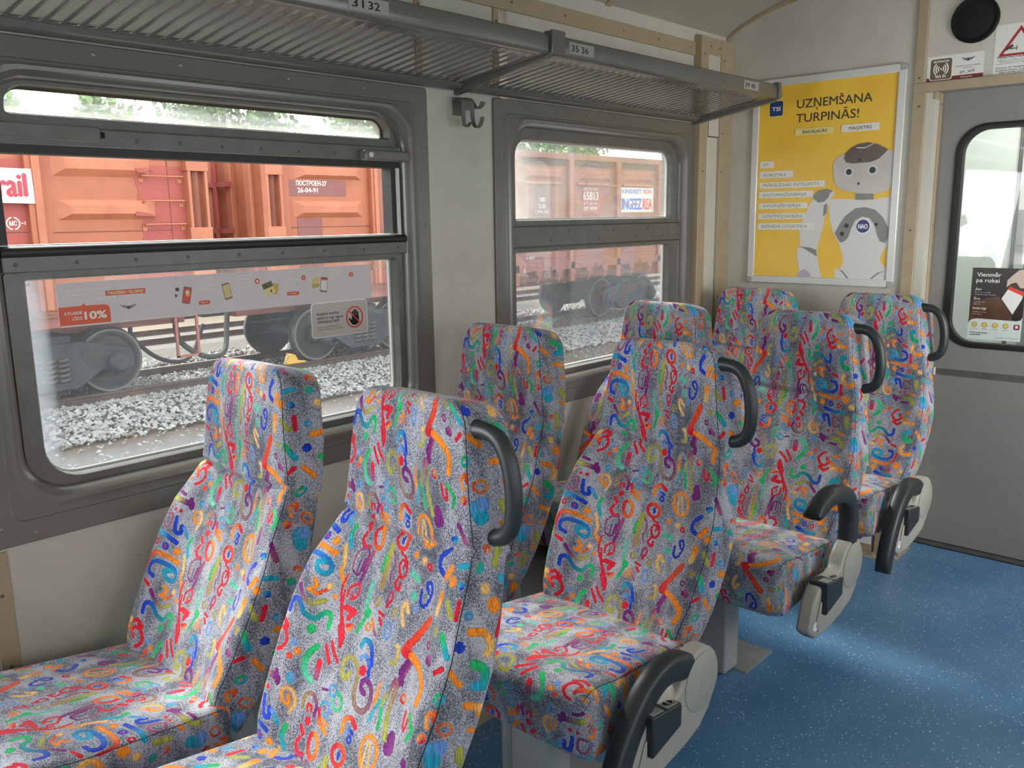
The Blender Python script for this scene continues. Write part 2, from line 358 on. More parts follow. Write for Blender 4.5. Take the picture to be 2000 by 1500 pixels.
def fabric():
    m, nt, b, out = nodes('woven_scribble_moquette'); L = nt.links
    b.inputs['Roughness'].default_value = .92; b.inputs['Specular IOR Level'].default_value = .12
    b.inputs['Sheen Weight'].default_value = .22; b.inputs['Sheen Roughness'].default_value = .45
    tc = N(nt, 'ShaderNodeTexCoord')
    n1 = N(nt, 'ShaderNodeTexNoise', Scale=430, Detail=1.5); L.new(tc.outputs['Object'], n1.inputs['Vector'])
    mp = N(nt, 'ShaderNodeMapping'); mp.inputs['Scale'].default_value = (1, 1, .33); L.new(tc.outputs['Object'], mp.inputs[0])
    n2 = N(nt, 'ShaderNodeTexNoise', Scale=17, Detail=3); L.new(mp.outputs[0], n2.inputs['Vector'])
    mr = N(nt, 'ShaderNodeMapRange'); mr.inputs[1].default_value = .35; mr.inputs[2].default_value = .66; mr.inputs[3].default_value = -.13; mr.inputs[4].default_value = .13
    L.new(n2.outputs['Fac'], mr.inputs[0])
    ad = N(nt, 'ShaderNodeMath', operation='ADD'); L.new(n1.outputs['Fac'], ad.inputs[0]); L.new(mr.outputs[0], ad.inputs[1])
    r = ramp(nt, [(.34, (.060, .068, .092)), (.47, (.165, .175, .21)), (.63, (.43, .43, .475))]); L.new(ad.outputs[0], r.inputs[0])
    at = N(nt, 'ShaderNodeAttribute', attribute_name='pattern'); ah = N(nt, 'ShaderNodeAttribute', attribute_name='halo')
    # pale outline, its edge broken up by the weave
    hm = N(nt, 'ShaderNodeMath', operation='MULTIPLY'); L.new(ah.outputs['Fac'], hm.inputs[0]); hm.inputs[1].default_value = .5
    x1 = N(nt, 'ShaderNodeMix', data_type='RGBA'); L.new(hm.outputs[0], x1.inputs['Factor']); L.new(r.outputs[0], x1.inputs['A']); x1.inputs['B'].default_value = (.47, .45, .52, 1)
    # coloured yarn, streaked along the wales
    mp2 = N(nt, 'ShaderNodeMapping'); mp2.inputs['Scale'].default_value = (1, 1, .06); L.new(tc.outputs['Object'], mp2.inputs[0])
    n3 = N(nt, 'ShaderNodeTexNoise', Scale=380, Detail=1); L.new(mp2.outputs[0], n3.inputs['Vector'])
    r3 = ramp(nt, [(.32, (.62, .62, .62)), (.68, (1.25, 1.25, 1.25))]); L.new(n3.outputs['Fac'], r3.inputs[0])
    mu = N(nt, 'ShaderNodeMix', data_type='RGBA', blend_type='MULTIPLY'); mu.inputs['Factor'].default_value = 1; L.new(at.outputs['Color'], mu.inputs['A']); L.new(r3.outputs[0], mu.inputs['B'])
    sm = N(nt, 'ShaderNodeMapRange'); sm.inputs[1].default_value = .38; sm.inputs[2].default_value = .62
    nz = N(nt, 'ShaderNodeMath', operation='MULTIPLY_ADD'); L.new(n1.outputs['Fac'], nz.inputs[0]); nz.inputs[1].default_value = .5; nz.inputs[2].default_value = -.25
    a2 = N(nt, 'ShaderNodeMath', operation='ADD'); L.new(at.outputs['Alpha'], a2.inputs[0]); L.new(nz.outputs[0], a2.inputs[1]); L.new(a2.outputs[0], sm.inputs[0])
    x2 = N(nt, 'ShaderNodeMix', data_type='RGBA'); L.new(sm.outputs[0], x2.inputs['Factor']); L.new(x1.outputs['Result'], x2.inputs['A']); L.new(mu.outputs['Result'], x2.inputs['B'])
    L.new(x2.outputs['Result'], b.inputs['Base Color'])
    bp = N(nt, 'ShaderNodeBump', Strength=.45, Distance=.0018); L.new(n1.outputs['Fac'], bp.inputs['Height']); L.new(bp.outputs[0], b.inputs['Normal'])
    return m
M['fabric'] = fabric()

def padded(name, W, Lh, T, r, step, coarse, deform, uv0, lean=0):
    """A padded block: width W (y), length Lh (s), depth T (d); face d=0 is the front. deform(y, s, d, face) -> xyz arrays."""
    V, F, U = [], [], []; n = 0; SM = []
    hy = W/2
    ny, ns, nd = [max(2, int(q/step)) for q in (W, Lh, T)]
    faces = [('f', 'ys', ny, ns), ('b', 'ys', max(6, ny//coarse), ns), ('l', 'ds', nd, ns), ('r', 'ds', nd, ns), ('t', 'yd', ny, nd), ('u', 'yd', max(6, ny//coarse), nd)]
    for fc, ax, a, b in faces:
        A, B = np.meshgrid(np.linspace(0, 1, a+1), np.linspace(0, 1, b+1)); A = A.ravel(); B = B.ravel(); one = np.ones_like(A)
        if ax == 'ys': y, s, d = (A-.5)*W, B*Lh, (0 if fc == 'f' else T)*one
        elif ax == 'ds': d, s, y = A*T, B*Lh, (hy if fc == 'l' else -hy)*one
        else: y, d, s = (A-.5)*W, B*T, (Lh if fc == 't' else 0)*one
        if fc == 'f' or fc == 'b': u, v = -y, s
        elif fc == 'l': u, v = -(hy+d), s
        elif fc == 'r': u, v = hy+d, s
        elif fc == 't': u, v = -y, Lh+d
        else: u, v = -y, -d
        q = np.stack([y, s-Lh/2, d-T/2], 1); half = np.array([hy, Lh/2, T/2])
        c = np.clip(q, -(half-r), half-r); e = q-c; ln = np.linalg.norm(e, axis=1, keepdims=True)
        p = c+e/np.maximum(ln, 1e-9)*r
        SM.append({'f': np.abs(y) > hy-.0022, 'l': d < .0022, 'r': d < .0022}.get(fc, np.zeros(len(y), bool)))
        V.append(np.stack(deform(p[:, 0], p[:, 1]+Lh/2, p[:, 2]+T/2), 1)); U.append(np.stack([u, v], 1))
        i = np.arange(a*b); r0 = i//a; c0 = i % a; k = n+r0*(a+1)+c0
        F.append(np.stack([k, k+1, k+a+2, k+a+1], 1)); n += (a+1)*(b+1)
    V = np.concatenate(V); F = np.concatenate(F); U = np.concatenate(U)
    return V, F, U, np.concatenate(SM)
def fabric_mesh(name, VFU, off):
    V, F, U, SM = VFU
    me = bpy.data.meshes.new(name); me.vertices.add(len(V)); me.vertices.foreach_set('co', V.ravel())
    me.loops.add(F.size); me.loops.foreach_set('vertex_index', F.ravel().astype(np.int32))
    me.polygons.add(len(F)); me.polygons.foreach_set('loop_start', (np.arange(len(F))*4).astype(np.int32)); me.polygons.foreach_set('loop_total', np.full(len(F), 4, np.int32))
    me.update(calc_edges=True)
    bm = bmesh.new(); bm.from_mesh(me); bmesh.ops.recalc_face_normals(bm, faces=bm.faces); bm.to_mesh(me); bm.free()
    me.polygons.foreach_set('use_smooth', np.ones(len(F), bool))
    rgb, A, H = sample(off[2]*U[:, 0]+off[0], off[1]-off[2]*U[:, 1])
    A[SM] = 1; rgb[SM] = (.02, .02, .025)          # stitched seam along the front edges
    at = me.attributes.new('pattern', 'FLOAT_COLOR', 'POINT'); at.data.foreach_set('color', np.concatenate([rgb, A[:, None]], 1).astype(np.float32).ravel())
    ah = me.attributes.new('halo', 'FLOAT', 'POINT'); ah.data.foreach_set('value', H.astype(np.float32))
    me.materials.append(M['fabric']); return me

# ------------------------------------------------------------------ seat (local frame: x towards the end wall, y towards the window, floor z = 0)
PROF = catmull([(.805,.425),(.838,.47),(.895,.58),(.965,.72),(1.022,.83),(1.052,.905),(1.060,.98),(1.066,1.06),(1.074,1.125),(1.084,1.172)], 10)
PROF = np.array(PROF); SARC = np.concatenate([[0], np.cumsum(np.linalg.norm(np.diff(PROF, axis=0), axis=1))]); LB = SARC[-1]
WB = .46
ZW = ([.40,.455,.50,.55,.65,.73,.80,.86,.90,.95,1.0,1.08,1.13,1.18], [.200,.212,.224,.234,.242,.241,.228,.210,.196,.186,.178,.168,.161,.155])
def back_deform(y, s, d):
    T = .085
    x = np.interp(s, SARC, PROF[:, 0]); z = np.interp(s, SARC, PROF[:, 1])
    e = .004; tx = np.interp(s+e, SARC, PROF[:, 0])-np.interp(s-e, SARC, PROF[:, 0]); tz = np.interp(s+e, SARC, PROF[:, 1])-np.interp(s-e, SARC, PROF[:, 1])
    l = np.hypot(tx, tz); tx, tz = tx/l, tz/l
    hw = np.interp(z, *ZW)
    rc = .062; q = np.clip((s-(LB-rc))/rc, 0, 1); hw = hw-rc*(1-np.sqrt(np.maximum(1-q*q, 0)))*.75
    rb = .04; q = np.clip((rb-s)/rb, 0, 1); hw = hw-rb*(1-np.sqrt(np.maximum(1-q*q, 0)))*.7
    yn = y/(WB/2); Y = yn*hw*(1+.07*np.clip(d/T, 0, 1)+.06*np.clip(d/T, 0, 1)*np.clip((z-.88)/.06, 0, 1))
    fr = np.clip(1-d/T, 0, 1)
    low = 1-np.clip((z-.80)/.10, 0, 1); ay = np.abs(yn)
    bol = np.clip((ay-.52)/.34, 0, 1); bol = bol*bol*(3-2*bol)
    off = -.024*bol*low*fr*np.clip((z-.42)/.08, 0, 1)                        # side bolsters come forward
    off = off-.010*(1-ay**2)*np.exp(-((z-1.03)/.07)**2)*fr                   # head cushion bulges
    off = off+.006*np.cos(np.clip(ay, 0, 1)*PI/2)*low*fr
    zc = .905-.012*(1-ay**2)
    off = off+.010*np.exp(-((z-zc)/.0065)**2)-.005*np.clip((z-zc)/.012, 0, 1)*np.clip(1-(z-zc)/.09, 0, 1)*np.clip((.97-ay)/.3, 0, 1)*fr*np.clip((.92-ay)/.25, 0, 1)
    dd = d*(1+.22*np.clip((z-.9)/.1, 0, 1))+off
    return x+tz*dd, Y, z-tx*dd
WC, LC, TC = .50, .47, .155
def cush_deform(y, s, d):                         # s: 0 at the back, LC at the front edge; d: 0 top, TC underside
    yn = y/(WC/2); hw = .236+.024*(s/LC)**1.5
    Y = yn*hw
    x = .862-s; t = s/LC
    top = .468+.058*t-.004*np.cos(yn*PI/2)+.012*(1-yn*yn)*np.sin(np.clip(t, 0, 1)*PI)*1.0
    top = top+.010*np.exp(-((t-.86)/.14)**2)
    top = top-.012*np.clip((t-.9)/.1, 0, 1)**2*1.2
    bot = .338+.012*t
    k = d/TC; z = top*(1-k)+bot*k
    x = x+.030*k*np.clip((t-.5)/.5, 0, 1)+.012*np.abs(yn)**4*np.clip((t-.8)/.2, 0, 1)
    return x, Y, z
BV = padded('back', WB, LB, .085, .015, .0027, 14, back_deform, None)
CV = padded('cushion', WC, LC, TC, .024, .0029, 14, cush_deform, None)
OFFS = [(.378, .150, 1), (.413, .317, 1), (.333, .170, -1)]
BACK = [fabric_mesh('backrest', BV, o) for o in OFFS]
CUSH = [fabric_mesh('cushion', CV, (a+.03, b-.12, -k)) for a, b, k in OFFS]
SUPER = [(math.copysign(abs(math.cos(t))**.6, math.cos(t))*.026, math.copysign(abs(math.sin(t))**.6, math.sin(t))) for t in np.linspace(0, 2*PI, 21)[:-1]]
def arm_path(pts, y): return [(p[0], y, p[1]) for p in catmull(pts, 6)]
HOUS = [(.462,.318),(.492,.402),(.522,.440),(.585,.447),(.645,.443),(.672,.452)]+[(.757+.083*math.cos(t), .437+.083*math.sin(t)) for t in np.linspace(math.radians(160), math.radians(-38), 12)]+[(.800,.352),(.758,.318),(.69,.298),(.60,.285),(.505,.288)]
def make_seat(label, var, aisle, loc, arm=None):
    t = thing('train_seat', label, 'seat', loc, 'scribble patterned train seats')
    for nm, me in (('backrest', BACK[var]), ('cushion', CUSH[var])):
        o = bpy.data.objects.new(nm, me); col.objects.link(o); o.parent = t; BASE[o.name] = BASE[t.name]
    X, Y, Z = loc
    def at(mb): 
        mb.v = [(a+X, b+Y, c+Z) for a, b, c in mb.v]; return mb
    sgn = -1
    # steel plate that joins cushion and backrest, with its holes
    mb = MB(); mb.prism([(.80,.30),(.90,.31),(.925,.36),(.915,.43),(.87,.445),(.82,.44),(.79,.36)], 'y', -.214, -.206); mb.cyl((.885,-.218,.425), (.885,-.204,.425), .012, 14)
    br = at(mb).build('hinge_plate', M['bracket'], t, True, ang=30)
    mb = MB()
    for q in ((.855,.375,.009),(.865,.345,.005),(.850,.33,.005),(.872,.318,.006)): mb.cyl((q[0], -.2146, q[1]), (q[0], -.2135, q[1]), q[2], 12)
    at(mb).build('bolt_hole', M['black'], br)
    mb = MB(); mb.box(.50, .84, -.19, .19, .315, .345); mb.box(.83, .90, -.20, .20, .315, .43)
    at(mb).build('seat_pan', M['bracket'], t, bevel=.006)
    if not aisle:
        if arm != 'behind': return t
        mb = MB(); mb.tube(arm_path([(.985,.575),(1.02,.60),(1.04,.65),(1.035,.70)], -.222), [.026]*19, sect=SUPER, ref=(0, 1, 0))
        at(mb).build('armrest', M['plastic'], t, True, ang=60)
        return t
    mb = MB()
    hp = catmull([(-.140,1.128),(-.190,1.130),(-.222,1.115),(-.243,1.075),(-.252,1.02),(-.248,.97),(-.232,.942),(-.200,.930),(-.160,.935)], 5)
    mb.tube([(1.105, a, b-.012) for a, b in hp], [.020, .020, .019, .018]+[.0165]*33+[.018, .019, .020, .020], 14)
    at(mb).build('grab_handle', M['plastic'], t, True, ang=60)
    mb = MB(); mb.prism(HOUS, 'y', -.328, -.282)
    h = at(mb).build('armrest_housing', M['housing'], t, bevel=.010, seg=3)
    mb = MB(); mb.lathe((.757, -.326, .437), (0, -1, 0), [(.072, 0), (.072, .004), (.066, .007), (0, .0075)], 28)
    at(mb).build('pivot_cover', M['housing'], h, True, ang=40)
    mb = MB(); mb.prism([(.497,.335),(.520,.392),(.528,.40),(.528,.318),(.51,.312)], 'y', -.334, -.328)
    at(mb).build('raised_rib', M['housing'], h, bevel=.003)
    mb = MB(); mb.prism([(.530,.455),(.645,.440),(.645,.385),(.530,.357)], 'y', -.346, -.290)
    c = at(mb).build('button_box', M['plastic'], h, bevel=.004)
    for q0, q1, nm in ((.537,.580,'plain_button'), (.592,.638,'arrow_button')):
        za = .455-(q0-.53)*.1304; zb = .455-(q1-.53)*.1304
        mb = MB(); mb.add([(q0,-.340,za+.0012),(q1,-.340,zb+.0012),(q1,-.312,zb+.0012),(q0,-.312,za+.0012),(q0,-.340,za-.002),(q1,-.340,zb-.002),(q1,-.312,zb-.002),(q0,-.312,za-.002)], [(0,1,2,3),(4,7,6,5),(0,4,5,1),(1,5,6,2),(2,6,7,3),(3,7,4,0)])
        b = at(mb).build(nm, M['bracket'], h, bevel=.001)
        if nm == 'arrow_button':
            mb = MB()
            for sg in (-1, 1):
                xm = (q0+q1)/2; f = lambda x: .455-(x-.53)*.1304+.0022
                mb.add([(xm+sg*.018, -.326, f(xm+sg*.018)), (xm+sg*.004, -.336, f(xm+sg*.004)), (xm+sg*.004, -.316, f(xm+sg*.004))], [(0, 1, 2)])
            at(mb).build('arrow_mark', M['black'], h)
    mb = MB(); mb.prism([(.505+.026*math.cos(a)*.9-.012*math.sin(a)*.35, .333+.026*math.cos(a)*.28+.012*math.sin(a)) for a in np.linspace(0, 2*PI, 25)[:-1]], 'y', -.331, -.3275)
    at(mb).build('oval_badge', M['white'], h)
    mb = MB()
    for k in range(3): mb.box(.496+k*.006, .500+k*.006, -.3318, -.331, .330+k*.002, .336+k*.002)
    at(mb).build('badge_lettering', M['cap'], h)
    if arm == 'up': P, th = [(.757,.437),(.766,.53),(.764,.60),(.738,.648),(.690,.676),(.61,.690),(.545,.680),(.492,.658)], [.031, .025]
    else: P, th = [(.765,.447),(.70,.492),(.63,.508),(.568,.490),(.512,.440),(.468,.378),(.437,.31),(.418,.245)], [.034, .028]
    pp = arm_path(P, -.304); n = len(pp)
    rad = [(th[0]+(th[1]-th[0])*i/n)*(1 if i < n-5 else [.97,.92,.82,.66,.40][i-n+5]) for i in range(n)]
    mb = MB(); mb.tube(pp, rad, sect=SUPER, ref=(0, 1, 0))
    at(mb).build('armrest', M['plastic'], t, True, ang=60)
    return t
YA, YWN = 1.262, 1.855
make_seat('patterned window seat under the banner window, its cushion running out of the photo bottom left', 0, False, (0, YWN, 0), 'behind')
make_seat('patterned aisle seat nearest the viewer, cut off at the photo bottom', 1, True, (0, YA, 0), 'down')
make_seat('patterned window seat in front of the cream pillar below the coat hook', 1, False, (.9, YWN, 0))
make_seat('patterned aisle seat whose black armrest is folded down beside its whole cushion in the centre', 0, True, (.9, YA, 0), 'down')
make_seat('patterned window seat rising before the second window, mostly hidden by an aisle seat', 2, False, (1.8, YWN, 0))
make_seat('patterned aisle seat with its black armrest raised above the grey button housing', 2, True, (1.8, YA, 0), 'up')
make_seat('patterned corner seat against the end wall, under the left half of the yellow poster', 1, False, (2.6, 1.872, 0))
make_seat('patterned seat against the end wall beside the grey door, in front of the cream box', 2, True, (2.6, 1.300, 0), 'down')
for k, lab in zip((0, 1, 2, 2.6/.9), ('grey steel seat pedestal under the front pair of seats', 'grey steel seat pedestal on the blue floor below the seat with the folded armrest', 'grey steel seat pedestal with a floor flange below the seat with the raised armrest', 'grey steel seat pedestal under the seats against the end wall')):
    x = .9*k; ya_ = 1.275 if k < 2.5 else 1.35
    t = thing('seat_pedestal', lab, 'seat stand', (x+.77, 1.43, 0), 'seat pedestals')
    mb = MB(); mb.box(x+.61, x+.70, ya_, 1.44, .006, .298); mb.build('pedestal_column', M['pedestal'], t, bevel=.006)
    mb = MB(); mb.box(x+.606, x+.610, ya_+.125, ya_+.14, .01, .29); mb.build('fold_line', M['bracket'], t)
    mb = MB(); mb.box(x+.675, x+.866, ya_-.045, 1.47, 0, .006); mb.build('floor_flange', M['bracket'], t)
    mb = MB(); mb.box(x+.66, x+.775, 1.10, 2.02, .298, .312); mb.build('cross_bar', M['bracket'], t)

# ------------------------------------------------------------------ coach shell
def floor_mat():
    m, nt, b, out = nodes('blue_speckled_vinyl'); L = nt.links
    b.inputs['Roughness'].default_value = .34; b.inputs['Specular IOR Level'].default_value = .5
    tc = N(nt, 'ShaderNodeTexCoord')
    n = N(nt, 'ShaderNodeTexNoise', Scale=2.6, Detail=5); L.new(tc.outputs['Object'], n.inputs['Vector'])
    r = ramp(nt, [(.35, (.072, .190, .350)), (.65, (.120, .255, .425))]); L.new(n.outputs['Fac'], r.inputs[0])
    cur = r.outputs[0]
    for sc, thr, colr, seed in ((62, .20, (.40, .54, .64), 0), (90, .20, (.02, .06, .15), 3), (38, .12, (.66, .74, .77), 7)):
        mp = N(nt, 'ShaderNodeMapping'); mp.inputs['Location'].default_value = (seed, seed*2, 0); mp.inputs['Scale'].default_value = (1, 1.5, 1); mp.inputs['Rotation'].default_value = (0, 0, seed)
        L.new(tc.outputs['Object'], mp.inputs[0])
        v = N(nt, 'ShaderNodeTexVoronoi', Scale=sc); L.new(mp.outputs[0], v.inputs['Vector'])
        lt = N(nt, 'ShaderNodeMath', operation='LESS_THAN'); L.new(v.outputs['Distance'], lt.inputs[0]); lt.inputs[1].default_value = thr
        sp = N(nt, 'ShaderNodeSeparateColor'); L.new(v.outputs['Color'], sp.inputs[0])
        g = N(nt, 'ShaderNodeMath', operation='GREATER_THAN'); L.new(sp.outputs[0], g.inputs[0]); g.inputs[1].default_value = .55
        mu = N(nt, 'ShaderNodeMath', operation='MULTIPLY'); L.new(lt.outputs[0], mu.inputs[0]); L.new(g.outputs[0], mu.inputs[1])
        x = N(nt, 'ShaderNodeMix', data_type='RGBA'); L.new(mu.outputs[0], x.inputs['Factor']); L.new(cur, x.inputs['A']); x.inputs['B'].default_value = (*colr, 1); cur = x.outputs['Result']
    L.new(cur, b.inputs['Base Color']); return m
M['floor'] = floor_mat()
mb = MB(); mb.box(XB, XD+1.3, YR-.1, YW+.1, -.06, 0); struct(mb.build('floor', M['floor']))

# near side wall with three window openings
mb = MB(); y0, y1 = YW, YW+.115
edges = [XB]
for wx in WX0: edges += [wx+.045, wx+1.281]
edges += [XE]
for i in range(0, len(edges), 2): mb.box(edges[i], edges[i+1], y0, y1, 0, 2.36)
for wx in WX0:
    mb.box(wx+.045, wx+1.281, y0, y1, 0, .85); mb.box(wx+.085, wx+1.281, y0, y1, 1.84, 2.36)
struct(mb.build('wall_left', M['cream']))
# far side wall with openings, unseen from here but it shuts the room
mb = MB(); edges = [XB]
for wx in (-2.7, -1.0, .7, 2.3): edges += [wx, wx+1.2]
edges += [XE]
for i in range(0, len(edges), 2): mb.box(edges[i], edges[i+1], YR-.1, YR, 0, 2.36)
for wx in (-2.7, -1.0, .7, 2.3): mb.box(wx, wx+1.2, YR-.1, YR, 0, .88); mb.box(wx, wx+1.2, YR-.1, YR, 1.84, 2.36)
struct(mb.build('wall_right', M['door']))
mb = MB(); mb.box(XB-.08, XB, YR-.1, YW+.1, 0, 2.62); struct(mb.build('wall_rear', M['door']))

# vaulted ceiling, swept along the coach
prof = [(2.30,2.262),(2.235,2.300),(2.15,2.362),(2.02,2.417),(1.896,2.450),(1.7,2.485),(1.45,2.513),(1.1,2.535),(.6,2.545)]
prof = prof+[(1.2-y, z) for y, z in reversed(prof[:-1])]
prof = [(y, z) for y, z in prof if y > YR-.12]+[(YR-.12, 2.27)]
prof = catmull(prof, 3)
mb = MB(); up_ = [(p[0], p[1]+.05) for p in reversed(prof)]
mb.prism([tuple(p) for p in prof]+up_, 'x', XB-.08, XE+.005); struct(mb.build('ceiling', M['ceiling'], smooth=True, ang=50))

# end wall: panels round the door opening
mb = MB(); yo = 1.232
mb.box(XE, XD, yo+.0, YW+.1, 0, 2.62); mb.box(XE, XD, .33, yo, 1.992, 2.62); mb.box(XE, XD, YR-.1, .33, 0, 2.62)
struct(mb.build('wall_end', M['cream']))

# beige trim strips
tn = [0]
def trim(boxes, screws=(), m='beige', bev=.002):
    tn[0] += 1; mb = MB()
    for b in boxes: mb.box(*b)
    o = struct(mb.build('trim_%d' % tn[0], M[m], bevel=bev))
    if screws:
        mb = MB()
        for p, d in screws: mb.cyl(p, tuple(a+b*.0025 for a, b in zip(p, d)), .0045, 10)
        mb.build('screw', M['doordark'], o)
    return o
sy = (0, -1, 0); sx = (-1, 0, 0)
trim([(XB, 3.666, YW-.010, YW, 2.213, 2.272)], [((x, YW-.009, 2.243), sy) for x in (2.42, 2.72, 3.10, 3.36, 3.62)])         # cornice band
for xa in (1.965, 2.328): trim([(xa, xa+.026, YW-.007, YW, 1.93, 2.213)], [((xa+.013, YW-.006, 2.17), sy)])
trim([(.583, .628, YW-.006, YW, 0, .745)], [((.605, YW-.005, z), sy) for z in (.64, .46)])
trim([(2.145, 2.17, YW-.004, YW, 0, .90)], m='cream')
# corner pilaster: two strips, a panel between, a strip on the end wall
trim([(3.668, 3.736, YW-.040, YW, 0, 2.30)], [((3.70, YW-.039, z), sy) for z in (2.22, 1.70, 1.05, .9)])
mb = MB(); mb.box(3.736, 3.858, YW-.030, YW, 0, 2.30); o = struct(mb.build('trim_30', M['cream']))
mb = MB(); mb.box(3.76, 3.85, YW-.0335, YW-.030, 1.862, 1.99); mb.build('inspection_cover', M['cream'], o, bevel=.001)
mb = MB(); mb.box(3.757, 3.853, YW-.0312, YW-.0302, 1.857, 1.862); mb.box(3.757, 3.760, YW-.0312, YW-.0302, 1.86, 1.99); mb.box(3.849, 3.852, YW-.0312, YW-.0302, .9, 1.858); mb.build('joint', M['ink'], o)
trim([(3.858, 3.972, YW-.036, YW, 0, 2.30)], [((3.885, YW-.035, z), sy) for z in (2.21, 1.88, 1.70, 1.1)])
trim([(3.736, 3.858, YW-.0345, YW-.03, 2.225, 2.30)], [((x, YW-.034, 2.26), sy) for x in (3.76, 3.84)])
trim([(XE-.008, XE, YW-.001-.036, YW-.036+.0, 0, 2.29)])
# ceiling ribs and the arched strip where the vault meets the end wall
def arch(x0, x1, drop, name_m='beige', ya=-.9):
    tn[0] += 1
    P = [(p[0], p[1]-.0015) for p in prof if ya < p[0] < 2.24]; Q = [(y, z-drop) for y, z in reversed(P)]
    mb = MB(); mb.prism(P+Q, 'x', x0, x1); return struct(mb.build('trim_%d' % tn[0], M[name_m], smooth=True, ang=50))
arch(XE-.016, XE-.001, .016); arch(2.985, 3.02, .006); arch(1.3, 1.335, .006); arch(-.4, -.365, .006)
# door case: post, lintel, reveal
trim([(XE-.014, XE, 1.278, 1.318, 1.992, 2.53)], [((XE-.013, 1.297, 2.045), sx)])
trim([(XE-.014, XE, 1.268, 1.318, 0, 1.990)], [((XE-.013, 1.29, z), sx) for z in (1.93, 1.42, .95)])
trim([(XE-.016, XE, .30, 1.318, 1.984, 2.024)])
trim([(XE-.006, XD-.028, yo-.001, yo+.0005, 1.955, 1.99)])
trim([(XD-.026, XD+.003, yo-.006, yo+.001, 0, 1.985)], [((XD-.012, yo-.005, z), sy) for z in (1.94, 1.44, 1.05)])
trim([(XE-.004, XD, .33, yo, 1.986, 1.9925)], m='heater')

# ------------------------------------------------------------------ door with its window
door = thing('door_1', 'grey sliding door with a black-edged window in the end wall', 'door', (XD+.02, .78, 0)); door['kind'] = 'structure'
dy0, dy1, dz0, dz1 = .52, 1.160, .922, 1.852
def rrx(y0_, y1_, z0_, z1_, r, x, n=8): return [(x, a, b) for a, b in rr(y0_, y1_, z0_, z1_, r, n)]
mb = MB()
mb.loops([rrx(.30, 1.230, .0, 1.99, .001, XD+.035), rrx(.30, 1.230, .0, 1.99, .001, XD), rrx(dy0+.01, dy1-.01, dz0+.01, dz1-.01, .11, XD), rrx(dy0+.01, dy1-.01, dz0+.01, dz1-.01, .11, XD+.035)])
mb.build('door_leaf', M['door'], door)
mb = MB(); mb.loops([rrx(dy0, dy1, dz0, dz1, .12, XD), rrx(dy0, dy1, dz0, dz1, .12, XD-.006), rrx(dy0+.008, dy1-.008, dz0+.008, dz1-.008, .112, XD-.010), rrx(dy0+.030, dy1-.030, dz0+.022, dz1-.022, .098, XD-.008), rrx(dy0+.033, dy1-.033, dz0+.025, dz1-.025, .095, XD+.02)])
mb.build('rubber_gasket', M['rubber'], door, True, ang=50)
mb = MB(); mb.box(XD-.004, XD, .30, 1.172, .793, .820); mb.build('rubbing_strip', M['doordark'], door)
mb = MB(); mb.box(XD-.006, XD, 1.172, 1.181, .790, .822); mb.build('strip_end', M['paper'], door)
mb = MB(); mb.box(XD-.003, XD, .30, 1.230, .003, .024); mb.build('kick_strip', M['doordark'], door)
mb = MB(); mb.box(XD-.0035, XD-.003, .30, 1.230, .024, .0275); mb.box(XD-.004, XD, .30, 1.23, 0, .004); mb.build('dark_seam', M['black'], door)
